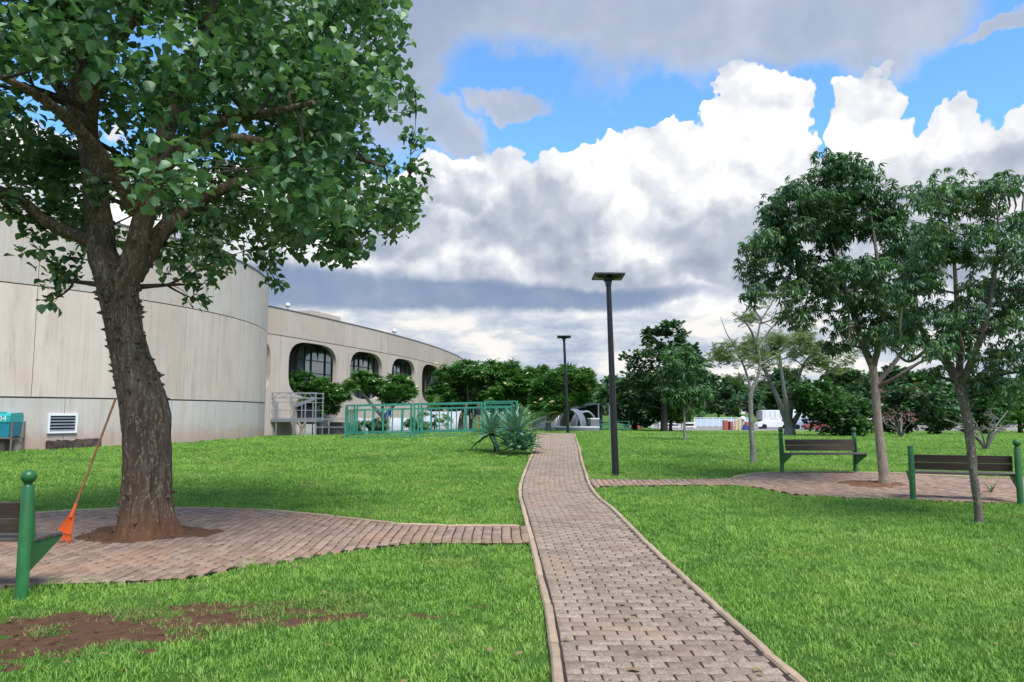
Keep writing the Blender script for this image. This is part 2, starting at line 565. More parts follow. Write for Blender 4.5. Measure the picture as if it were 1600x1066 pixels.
def mat_concrete(name, c1, c2, stain_z=None, board=True):
    m, N, b = material(name)
    pos = N.node('ShaderNodeNewGeometry').outputs['Position']
    rnd = N.node('ShaderNodeObjectInfo').outputs['Random']
    seed = N.v('ADD', pos, N.node('ShaderNodeCombineXYZ', i0=0.0, i1=0.0, i2=N.m('MULTIPLY', rnd, 30.0)).outputs[0])
    streak = N.noise(N.v('MULTIPLY', seed, (3.2, 3.2, 0.10)), 1.6, 6, 0.68)
    fine = N.noise(N.v('MULTIPLY', seed, (9.0, 9.0, 0.25)), 1.7, 4, 0.7)
    blot = N.noise(seed, 0.8, 6, 0.62)
    f = N.m('ADD', N.m('ADD', N.m('MULTIPLY', streak, 0.40), N.m('MULTIPLY', blot, 0.38)), N.m('MULTIPLY', rnd, 0.22))
    c = N.ramp(f, [(0.30, c1), (0.5, tuple((a + q) / 2 for a, q in zip(c1, c2))), (0.70, c2)])
    c = N.mix(N.mr(fine, 0.52, 0.72, 0.0, 0.38), c, tuple(x * 0.66 for x in c1))
    rust = N.mr(N.noise(N.v('MULTIPLY', seed, (1.4, 1.4, 0.28)), 0.9, 5, 0.65), 0.50, 0.68, 0.0, 0.6)
    c = N.mix(rust, c, (0.53, 0.40, 0.30))
    sp = N.node('ShaderNodeSeparateXYZ', i0=pos).outputs
    dark = N.mr(N.noise(N.v('MULTIPLY', seed, (2.2, 2.2, 0.22)), 1.1, 6, 0.7), 0.54, 0.68, 0.0, 0.50)
    c = N.mix(dark, c, (0.27, 0.255, 0.24))
    if stain_z is not None:
        wob = N.m('MULTIPLY', N.m('SUBTRACT', N.noise(pos, 1.6, 5, 0.7), 0.5), 1.1)
        s = N.mr(N.m('ADD', sp[2], wob), stain_z - 0.1, stain_z + 0.75, 0.5, 0.0)
        c = N.mix(s, c, (0.40, 0.21, 0.125))
    N.put(b.inputs['Base Color'], c)
    b.inputs['Roughness'].default_value = 0.88
    b.inputs['Specular IOR Level'].default_value = 0.25
    bn = N.node('ShaderNodeBump')
    bn.inputs['Strength'].default_value = 0.35
    bn.inputs['Distance'].default_value = 0.012
    N.put(bn.inputs['Height'], N.m('ADD', N.m('MULTIPLY', fine, 0.7), N.noise(pos, 22.0, 4, 0.6)))
    N.put(b.inputs['Normal'], bn.outputs[0])
    return m

def mat_wood(name, c1, c2, axis=(1.2, 22.0, 22.0)):
    m, N, b = material(name)
    tc = N.node('ShaderNodeTexCoord').outputs['Object']
    rnd = N.node('ShaderNodeObjectInfo').outputs['Random']
    v = N.v('ADD', N.v('MULTIPLY', tc, axis), N.node('ShaderNodeCombineXYZ', i0=N.m('MULTIPLY', rnd, 40.0)).outputs[0])
    g = N.noise(v, 1.6, 6, 0.7)
    c = N.ramp(N.m('ADD', g, N.m('MULTIPLY', N.m('SUBTRACT', rnd, 0.5), 0.18)), [(0.32, c1), (0.55, tuple((a + q) / 2 for a, q in zip(c1, c2))), (0.72, c2)])
    N.put(b.inputs['Base Color'], c)
    b.inputs['Roughness'].default_value = 0.75
    bn = N.node('ShaderNodeBump')
    bn.inputs['Strength'].default_value = 0.5
    bn.inputs['Distance'].default_value = 0.004
    N.put(bn.inputs['Height'], g)
    N.put(b.inputs['Normal'], bn.outputs[0])
    return m

def mat_bark(name, c1, c2, c3, sc=1.0, lichen=0.0, red_z=None):
    m, N, b = material(name)
    pos = N.node('ShaderNodeNewGeometry').outputs['Position']
    v = N.v('MULTIPLY', N.v('ADD', pos, N.v('SCALE', N.v('SUBTRACT', N.noise(pos, 2.0 * sc, 3, 0.6, out=1), (0.5, 0.5, 0.5)), scale=0.22)), (11.0 * sc, 11.0 * sc, 1.5 * sc))
    n1 = N.noise(v, 1.3, 6, 0.68)
    rid = N.m('ABSOLUTE', N.m('SUBTRACT', N.noise(v, 1.0, 3, 0.55), 0.5))
    n2 = N.noise(pos, 26.0 * sc, 4, 0.7)
    c = N.ramp(N.m('ADD', N.m('MULTIPLY', n1, 0.75), N.m('MULTIPLY', n2, 0.25)), [(0.30, c1), (0.5, c2), (0.70, c3)])
    pale = N.mr(rid, 0.0, 0.035, 0.75, 0.0)
    c = N.mix(N.m('MULTIPLY', pale, N.mr(n2, 0.38, 0.6)), c, tuple(min(1.0, x * 1.7) for x in c3))
    if lichen:
        li = N.mr(N.noise(pos, 9.0 * sc, 5, 0.7), 0.56, 0.66, 0.0, lichen)
        c = N.mix(li, c, (0.46, 0.45, 0.40))
    if red_z is not None:
        sp = N.node('ShaderNodeSeparateXYZ', i0=pos).outputs
        s = N.mr(N.m('ADD', sp[2], N.m('MULTIPLY', N.m('SUBTRACT', n2, 0.5), 0.5)), red_z, red_z + 0.55, 0.8, 0.0)
        c = N.mix(s, c, (0.16, 0.065, 0.030))
    N.put(b.inputs['Base Color'], c)
    b.inputs['Roughness'].default_value = 0.92
    b.inputs['Specular IOR Level'].default_value = 0.2
    bn = N.node('ShaderNodeBump')
    bn.inputs['Strength'].default_value = 0.9
    bn.inputs['Distance'].default_value = 0.02 / sc
    N.put(bn.inputs['Height'], N.m('ADD', n1, N.m('MULTIPLY', n2, 0.35)))
    N.put(b.inputs['Normal'], bn.outputs[0])
    return m

def mat_paint(name, col, worn, dirt):
    """old gloss paint: faded, chipped and dirty"""
    m, N, b = material(name)
    tc = N.node('ShaderNodeTexCoord').outputs['Object']
    rnd = N.node('ShaderNodeObjectInfo').outputs['Random']
    v = N.v('ADD', tc, N.node('ShaderNodeCombineXYZ', i0=N.m('MULTIPLY', rnd, 17.0)).outputs[0])
    c = N.ramp(N.noise(v, 2.3, 5, 0.65), [(0.3, tuple(x * 0.72 for x in col)), (0.55, col), (0.75, tuple(min(1, x * 1.45 + 0.01) for x in col))])
    c = N.mix(N.mr(N.noise(N.v('MULTIPLY', v, (6.0, 6.0, 1.2)), 3.0, 5, 0.7), 0.54, 0.74, 0.0, 0.6), c, dirt)
    chip = N.mr(N.noise(v, 34.0, 4, 0.6), 0.66, 0.70, 0.0, 1.0)
    c = N.mix(chip, c, worn)
    N.put(b.inputs['Base Color'], c)
    N.put(b.inputs['Roughness'], N.mr(N.noise(v, 9.0, 4), 0.3, 0.7, 0.32, 0.62))
    bn = N.node('ShaderNodeBump')
    bn.inputs['Strength'].default_value = 0.25
    bn.inputs['Distance'].default_value = 0.003
    N.put(bn.inputs['Height'], N.m('SUBTRACT', N.noise(v, 16.0, 4), chip))
    N.put(b.inputs['Normal'], bn.outputs[0])
    return m

M_LAWN = mat_lawn()
M_GRASS = mat_grass()
M_BRICK = mat_brick('paver', (0.240, 0.180, 0.132), (0.330, 0.256, 0.192), (0.415, 0.328, 0.252), (0.35, 0.240, 0.168))
M_BRICK2 = mat_brick('plaza_paver', (0.25, 0.165, 0.122), (0.345, 0.236, 0.175), (0.43, 0.306, 0.230), (0.37, 0.21, 0.135))
M_BED = plain('joint_soil', (0.030, 0.018, 0.012), 0.95, var=0.35, scale=20)
M_KERB = plain('kerb_concrete', (0.40, 0.29, 0.195), 0.9, var=0.34, scale=9, bump=0.5)
M_SOIL = plain('red_soil', (0.135, 0.070, 0.042), 0.98, var=0.55, scale=11, bump=1.0, bscale=30, spec=0.1)
M_CONC = mat_concrete('wall_concrete', (0.47, 0.390, 0.330), (0.665, 0.565, 0.485))
M_CONC_UP = mat_concrete('wall_concrete_grey', (0.45, 0.395, 0.350), (0.60, 0.535, 0.475))
M_CONC_LOW = mat_concrete('wall_concrete_base', (0.45, 0.410, 0.375), (0.61, 0.555, 0.505), stain_z=0.45)
M_CONC2 = mat_concrete('facade_concrete', (0.45, 0.370, 0.310), (0.595, 0.500, 0.425))
M_DARK = plain('interior_shade', (0.022, 0.024, 0.030), 0.7)  # near-black colour puts the deep shade inside openings into the surface
M_GROOVE = plain('dark_joint', (0.15, 0.13, 0.115), 0.9)
M_GREEN = mat_paint('green_paint', (0.020, 0.140, 0.038), (0.13, 0.11, 0.085), (0.035, 0.070, 0.030))
M_BLACK = plain('black_paint', (0.016, 0.017, 0.022), 0.35, var=0.1)
M_TEALFENCE = mat_paint('green_fence_paint', (0.035, 0.225, 0.155), (0.13, 0.10, 0.075), (0.05, 0.13, 0.10))
M_WOOD = mat_wood('bench_wood', (0.030, 0.018, 0.014), (0.10, 0.062, 0.046))
M_WOODLT = mat_wood('bench_seat_wood', (0.060, 0.046, 0.040), (0.17, 0.135, 0.115))
M_WHITE = plain('white_paint', (0.76, 0.77, 0.78), 0.5, var=0.07)
M_STEEL = plain('galvanised_steel', (0.34, 0.37, 0.40), 0.42, metal=0.6, var=0.15)
M_ORANGE = plain('orange_plastic', (0.80, 0.145, 0.030), 0.45, var=0.12)
M_HANDLE = mat_wood('handle_wood', (0.30, 0.12, 0.05), (0.52, 0.25, 0.11), (20.0, 20.0, 1.0))
M_TEAL = plain('teal_plastic', (0.020, 0.36, 0.36), 0.4, var=0.1)
M_BLUETEAL = plain('blue_teal_plastic', (0.015, 0.23, 0.30), 0.45, var=0.12)
M_STONE = plain('dark_stone', (0.075, 0.052, 0.045), 0.95, var=0.5, scale=4, bump=0.9, bscale=16)
M_ROAD = plain('pale_paving', (0.24, 0.22, 0.195), 0.9, var=0.12, scale=1.5)

# ------------------------------------------------------------------ ground
def build_ground():
    n = 260
    tt = np.linspace(-1, 1, n + 1)
    xs = 700 * np.sinh(5.4 * tt) / math.sinh(5.4)
    ys = np.concatenate([np.linspace(-60, -4, 15)[:-1], np.linspace(-4, 64, 210)[:-1], 64 + 900 * (np.expm1(np.linspace(0, 4, 50)) / math.expm1(4))])
    X, Y = np.meshgrid(xs, ys)
    Z = zt(X, Y)
    V = np.stack([X.ravel(), Y.ravel(), Z.ravel()], 1)
    nx, ny = len(xs), len(ys)
    i = (np.arange(ny - 1)[:, None] * nx + np.arange(nx - 1)[None, :]).ravel()
    F = np.stack([i, i + 1, i + 1 + nx, i + nx], 1)
    o = obj('lawn', V, F, M_LAWN, smooth=True)
    tag(o, 'green park lawn with a worn patch of bare red soil', None, None, 'structure')
    return o
build_ground()

# ------------------------------------------------------------------ paved paths
PATH = [  # left and right edge of the brick path at rows of the picture
    (1066, 882, 1235), (1000, 874.5, 1150), (950, 864, 1108), (900, 850, 1051), (850, 836.5, 1002), (800, 823, 956), (780, 816, 930),
    (760, 816, 917), (740, 822.7, 911.6), (720, 830.5, 906), (700, 838.4, 902.6), (690, 840.5, 899), (681, 841, 896)]
pl = [(G(l, y), G(r, y)) for y, l, r in PATH]
py_ = np.array([-6.0, 2.0] + [(a.y + b.y) / 2 for a, b in pl] + [pl[-1][0].y + 3.0])
pL = np.array([0.30, 0.29] + [a.x for a, b in pl] + [pl[-1][0].x + 0.25])
pR = np.array([1.57, 1.56] + [b.x for a, b in pl] + [pl[-1][1].x + 0.25])
def smooth_curve(yq, vals):
    y = np.asarray(yq, float)
    acc = 0
    for o, w in ((-0.7, 0.25), (0, 0.5), (0.7, 0.25)):
        acc = acc + w * np.interp(y + o, py_, vals)
    return acc
PL = lambda y: smooth_curve(y, pL)
PR = lambda y: smooth_curve(y, pR)
PATH_Y0, PATH_Y1 = -2.0, float(py_[-1]) - 0.5

def ground_poly(pxs):
    return np.array([[p.x, p.y] for p in (G(*q) for q in pxs)])
LEFT_POLY = ground_poly([(-260, 836), (-120, 822), (0, 812), (90, 804), (200, 799), (330, 799), (430, 803), (520, 812), (620, 824), (700, 827), (823, 827),
                         (836, 853), (640, 853), (560, 861), (470, 876), (430, 884), (382, 888), (322, 902), (269, 910), (188, 914), (43, 920), (-150, 928), (-330, 925)])
RIGHT_POLY = ground_poly([(916, 750), (1000, 752), (1145, 750), (1175, 744), (1220, 741), (1330, 741), (1420, 744), (1520, 749), (1640, 753), (1720, 762),
                          (1760, 780), (1720, 792), (1600, 790), (1420, 783), (1320, 780), (1240, 774), (1180, 763), (1140, 760), (1000, 761), (922, 762)])
TREE_PIT = [(float(G(228, 838).x), float(G(228, 838).y)), 0.74, 0.54]
TREE_PIT_R = [(float(G(1362, 760).x), float(G(1362, 760).y)), 0.52, 0.42]

def in_poly(pts, poly):
    x, y = pts[:, 0], pts[:, 1]
    c = np.zeros(len(pts), bool)
    n = len(poly)
    for i in range(n):
        x1, y1 = poly[i]
        x2, y2 = poly[(i + 1) % n]
        cond = (y1 > y) != (y2 > y)
        with np.errstate(divide='ignore', invalid='ignore'):
            xi = (x2 - x1) * (y - y1) / (y2 - y1) + x1
        c ^= cond & (x < xi)
    return c

def in_pit(pts, pit, k=1.0):
    (cx, cy), a, b = pit
    an = np.arctan2(pts[:, 1] - cy, pts[:, 0] - cx)
    w = 1.0 + 0.14 * np.sin(3 * an + 1.0) + 0.09 * np.sin(5 * an + 2.0)
    return ((pts[:, 0] - cx) / (a * w * k)) ** 2 + ((pts[:, 1] - cy) / (b * w * k)) ** 2 < 1.0

def on_path(pts, m=0.0):
    x, y = pts[:, 0], pts[:, 1]
    return (x > PL(y) - m) & (x < PR(y) + m) & (y < PATH_Y1) & (y > PATH_Y0)

# a paver of 200 x 100 x 45 mm with a worn chamfer round its top face
def brick_verts(seed, L=1.0, W=1.0):
    r = np.random.default_rng(seed)
    hx, hy, h, c = 0.5, 0.5, 1.0, 0.0
    cx, cy = 0.035, 0.06
    v = [(-hx, -hy, 0), (hx, -hy, 0), (hx, hy, 0), (-hx, hy, 0), (-hx, -hy, 0.86), (hx, -hy, 0.86), (hx, hy, 0.86), (-hx, hy, 0.86),
         (-hx + cx, -hy + cy, 1), (hx - cx, -hy + cy, 1), (hx - cx, hy - cy, 1), (-hx + cx, hy - cy, 1)]
    v = np.array(v, float)
    v[4:, :2] += r.uniform(-0.012, 0.012, (8, 2)) * np.array([0.8, 1.6])
    v[8:, 2] += r.uniform(-0.05, 0.03, 4)
    return v
BRICK_F = np.array([(0, 1, 5, 4), (1, 2, 6, 5), (2, 3, 7, 6), (3, 0, 4, 7), (4, 5, 9, 8), (5, 6, 10, 9), (6, 7, 11, 10), (7, 4, 8, 11), (8, 9, 10, 11)])
def lay_bricks(parent, spec, mat, near=300):
    """spec: rows of x, y, z, length, width, yaw; the nearest ones are single objects, the rest one mesh"""
    spec = np.array(spec)
    order = np.argsort(np.hypot(spec[:, 0], spec[:, 1]) + np.where(spec[:, 6] > 0, 0, 100))
    spec = spec[order]
    meshes = [mesh_from('brick', brick_verts(k), BRICK_F, mat) for k in range(6)]
    H = 0.045
    for i, (x, y, z, L, W, a, vis) in enumerate(spec[:near]):
        o = bpy.data.objects.new('brick', meshes[i % 6])
        o.location = (x, y, z - H + random.uniform(-0.0025, 0.0025))
        o.scale = (L, W, H)
        o.rotation_euler = (random.uniform(-.010, .010), random.uniform(-.006, .006), a + random.uniform(-.012, .012))
        link(o, parent)
    rest = spec[near:]
    if len(rest) == 0:
        return
    base = np.stack([brick_verts(k) for k in range(6)])[RNG.integers(0, 6, len(rest))]
    S = np.stack([rest[:, 3], rest[:, 4], np.full(len(rest), H)], 1)
    v = base * S[:, None, :]
    a = rest[:, 5] + RNG.uniform(-.012, .012, len(rest))
    ca, sa = np.cos(a)[:, None], np.sin(a)[:, None]
    x = v[:, :, 0] * ca - v[:, :, 1] * sa
    y = v[:, :, 0] * sa + v[:, :, 1] * ca
    tl = RNG.uniform(-.02, .02, (len(rest), 2))
    z = v[:, :, 2] + tl[:, :1] * x + tl[:, 1:] * y * 0.5 + RNG.uniform(-.0025, .0025, len(rest))[:, None]
    V = np.stack([x + rest[:, 0:1], y + rest[:, 1:2], z + rest[:, 2:3] - H], 2).reshape(-1, 3)
    F = (BRICK_F[None] + (np.arange(len(rest)) * 12)[:, None, None]).reshape(-1, 4)
    o = obj('bricks', V, F, mat, parent)
    o['kind'] = 'stuff'

def visible(x, y):
    return 1.0 if abs(x) < 0.70 * y + 0.15 and y > 3.95 else -1.0

def sheet(name, poly, dz, mat, step=0.5):
    """flat bed cut to an outline, following the lawn"""
    bm = bmesh.new()
    vs = [bm.verts.new((x, y, 0)) for x, y in poly]
    bm.faces.new(vs)
    for ax in (0, 1):
        lo, hi = poly[:, ax].min(), poly[:, ax].max()
        for c in np.arange(lo + step, hi, step):
            co, no = [0, 0, 0], [0, 0, 0]
            co[ax], no[ax] = c, 1
            bmesh.ops.bisect_plane(bm, geom=bm.verts[:] + bm.edges[:] + bm.faces[:], plane_co=co, plane_no=no)
    bmesh.ops.triangulate(bm, faces=bm.faces[:])
    for v in bm.verts:
        v.co.z = float(zt(v.co.x, v.co.y)) + dz
    bm.normal_update()
    for f in bm.faces:
        if f.normal.z < 0:
            f.normal_flip()
    me = bpy.data.meshes.new(name)
    bm.to_mesh(me)
    bm.free()
    me.materials.append(mat)
    return link(bpy.data.objects.new(name, me))

BZ = 0.042    # height of the paving above the soil
def kerb_mesh(L, w):
    """a cast kerb stone with chipped edges"""
    m = MB()
    n = 9
    V, F = [], []
    sd = random.uniform(0, 90)
    for i in range(n + 1):
        y = -L / 2 + L * i / n
        for x, z in ((-w / 2, -.05), (-w / 2, .022), (-w / 2 + .012, .035), (w / 2 - .012, .035), (w / 2, .022), (w / 2, -.05)):
            k = 0.0 if z < 0 else 1.0
            jv = Vector(mnoise.noise_vector(Vector((x * 30, y * 9, sd)))) * 0.005 * k
            V.append((x + jv.x, y, z + jv.z * .8 - (0.006 * k if i in (0, n) else 0)))
    for i in range(n):
        for j in range(5):
            F.append((6 * i + j, 6 * i + 6 + j, 6 * i + 7 + j, 6 * i + j + 1))
    F += [tuple(range(6)), tuple(6 * n + j for j in range(6))[::-1]]
    return m.add(V, F)

def build_path():
    ys = np.arange(PATH_Y0, PATH_Y1, 0.3)
    L, Rr = PL(ys) - 0.02, PR(ys) + 0.02
    V = np.concatenate([np.stack([L, ys, zt(L, ys) + 0.034], 1), np.stack([Rr, ys, zt(Rr, ys) + 0.034], 1)])
    n = len(ys)
    F = np.array([(i, n + i, n + i + 1, i + 1) for i in range(n - 1)])
    o = obj('brick_path', V, F, M_BED)
    tag(o, 'long grey brick path rising straight ahead through the lawn', None, None, 'structure')
    spec = []
    y, k = PATH_Y0 + 0.1, 0
    row = 0.1045
    while y < PATH_Y1 - 0.1:
        l, r = float(PL(y)), float(PR(y))
        w = r - l
        n = 6
        bl = w / (n + 0.12)
        x = l + (0.0 if k % 2 else -bl / 2)
        slope = float(PL(y + 0.5) + PR(y + 0.5) - PL(y - 0.5) - PR(y - 0.5)) / 2
        for j in range(n + 2):
            a, b = max(x + bl * j, l), min(x + bl * (j + 1), r)
            if b - a > 0.05:
                c = (a + b) / 2
                spec.append((c, y + RNG.uniform(-.002, .002), float(zt(c, y)) + BZ, b - a - 0.012, row - 0.008, 0.0, visible(c, y)))
        y += row
        k += 1
    lay_bricks(o, spec, M_BRICK, 300)
    # kerb stones either side, about a metre each, gone where the paved strips join
    yl = G(830, 840).y
    for side in (-1, 1):
        y = PATH_Y0
        while y < PATH_Y1 - 1.0:
            ln = random.uniform(0.92, 1.02)
            y2 = y + ln
            c = PL if side < 0 else PR
            ends = []
            for yy in (y + 0.006, y2 - 0.006):
                xx = float(c(yy)) + side * (0.042 + random.uniform(-.004, .004))
                ends.append(Vector((xx, yy, float(zt(xx, yy)) + 0.014 + random.uniform(-.006, .006))))
            d = ends[1] - ends[0]
            mid = (ends[0] + ends[1]) / 2
            m = kerb_mesh(d.length, 0.064)
            k = m.build('kerb_stone', M_KERB, o)
            k.location = mid
            k.rotation_euler = (math.asin(d.z / d.length), 0, -math.atan2(d.x, d.y) + random.uniform(-.008, .008))
            y = y2
    return o
build_path()

def build_plaza(name, label, poly, pit, near):
    o = sheet(name, poly, 0.027, M_BED)
    tag(o, label, None, None, 'structure')
    col = 0.1165
    xs = np.arange(poly[:, 0].min() - 0.1, poly[:, 0].max() + 0.1, col)
    spec = []
    for k, x in enumerate(xs):
        off = 0.104 if k % 2 else 0.0
        wob = lambda yy: 0.030 * np.sin(yy * 1.7 + 0.4) + 0.012 * np.sin(yy * 4.1)
        yy = np.arange(poly[:, 1].min() - 0.2, poly[:, 1].max() + 0.2, 0.02)
        ins = in_poly(np.stack([x + wob(yy), yy], 1), poly)
        ys = np.arange(poly[:, 1].min() - 0.2 + off, poly[:, 1].max() + 0.2, 0.208)
        for y0 in ys:
            sel = ins & (yy >= y0) & (yy < y0 + 0.208)
            if sel.sum() < 3:
                continue
            b0, b1 = (y0, y0 + 0.208) if sel.sum() >= 10 else (yy[sel].min(), yy[sel].max() + 0.02)
            b = (b0 + b1) / 2
            a = x + float(wob(b))
            pt = np.array([[a, b]])
            if in_pit(pt, pit)[0] or on_path(pt, 0.09)[0]:
                continue
            spec.append((a, b, float(zt(a, b)) + BZ - 0.006 + RNG.uniform(-.003, .003), b1 - b0 - 0.0035, col - 0.0150, math.pi / 2, visible(a, b)))
    lay_bricks(o, spec, M_BRICK2, near)
    return o
lp = build_plaza('brick_plaza', 'brick paving round the thorny tree, joined to the path', LEFT_POLY, TREE_PIT, 300)
rp = build_plaza('brick_plaza', 'brick paving round the pale slim tree between the two benches', RIGHT_POLY, TREE_PIT_R, 300)
def edge_kerbs(parent, pxs, w=0.06, h=0.05):
    pts = [G(*q) for q in pxs]
    for a, b in zip(pts[:-1], pts[1:]):
        n = max(1, round((b - a).length / 0.9))
        for i in range(n):
            p, q = a.lerp(b, i / n), a.lerp(b, (i + 1) / n)
            d = q - p
            k = kerb_mesh(d.length - 0.01, w * 0.8).build('kerb_stone', M_KERB, parent)
            k.location = (p + q) / 2 + Vector((0, 0, 0.018))
            k.rotation_euler = (0, 0, math.atan2(d.y, d.x) - math.pi / 2)
edge_kerbs(lp, [(-120, 821), (0, 811), (90, 803), (200, 798), (330, 798), (430, 802), (520, 811), (620, 823), (700, 826), (812, 826)])
edge_kerbs(rp, [(1145, 749), (1175, 743), (1220, 740), (1330, 740), (1420, 743), (1520, 748), (1640, 752)])

def build_pit(pit, name, label, seed):
    (cx, cy), a, b = pit
    nr, na = 14, 56
    V, F = [], []
    for i in range(nr + 1):
        for k in range(na):
            an = 2 * math.pi * k / na
            w = 1.0 + 0.14 * math.sin(3 * an + 1.0) + 0.09 * math.sin(5 * an + 2.0)
            r = (i / nr) * w * 1.12
            x, y = cx + a * r * math.cos(an), cy + b * r * math.sin(an)
            q = Vector((x * 5, y * 5, seed))
            z = float(zt(x, y)) + 0.036 + 0.075 * max(0, 1 - (i / nr)) + 0.035 * mnoise.fractal(q, 0.8, 2.0, 4)
            if i == nr:
                z = float(zt(x, y)) + 0.020
            V.append((x, y, z))
    for i in range(nr):
        for k in range(na):
            l = (k + 1) % na
            F.append((i * na + k, i * na + l, (i + 1) * na + l, (i + 1) * na + k))
    o = obj(name, V, F, M_SOIL, smooth=True)
    tag(o, label, None, None, 'structure')
build_pit(TREE_PIT, 'bare_soil', 'bare red soil round the foot of the thorny tree', 3.0)
build_pit(TREE_PIT_R, 'bare_soil', 'small pit of bare red soil in the far brick paving', 9.0)

def build_worn_soil():
    st = 0.03
    xs, ys = np.arange(-6.6, -0.2, st), np.arange(3.6, 6.4, st)
    ids, V, F = {}, [], []
    B = {}
    def val(i, j):
        if (i, j) not in B:
            B[(i, j)] = bare(xs[i], ys[j])
        return B[(i, j)]
    def vid(i, j):
        if (i, j) not in ids:
            ids[(i, j)] = len(V)
            e = min(1.0, max(0.0, (val(i, j) - 0.28) * 8))
            V.append((xs[i], ys[j], -0.004 + 0.010 * e + 0.010 * mnoise.fractal(Vector((xs[i] * 9, ys[j] * 9, 2.0)), 0.8, 2, 3) * e))
        return ids[(i, j)]
    for i in range(len(xs) - 1):
        for j in range(len(ys) - 1):
            if max(val(i, j), val(i + 1, j), val(i, j + 1), val(i + 1, j + 1)) > 0.29:
                F.append((vid(i, j), vid(i + 1, j), vid(i + 1, j + 1), vid(i, j + 1)))
    o = obj('bare_soil', V, F, M_SOIL, smooth=True)
    tag(o, 'worn patch of bare red soil in the near left grass', None, None, 'structure')
build_worn_soil()

# pale paving beyond the lawn, where the vehicles stand
def build_far_paving():
    a = foot(880, 66)
    V = []
    for x, y in ((-30, 66), (80, 60), (150, 64), (150, 110), (-30, 110)):
        V.append((x, y, float(zt(x, y)) + 0.02))
    o = obj('far_paving', V, [(0, 1, 2, 3, 4)], M_ROAD)
    tag(o, 'pale paved yard beyond the far edge of the lawn', None, None, 'structure')
build_far_paving()

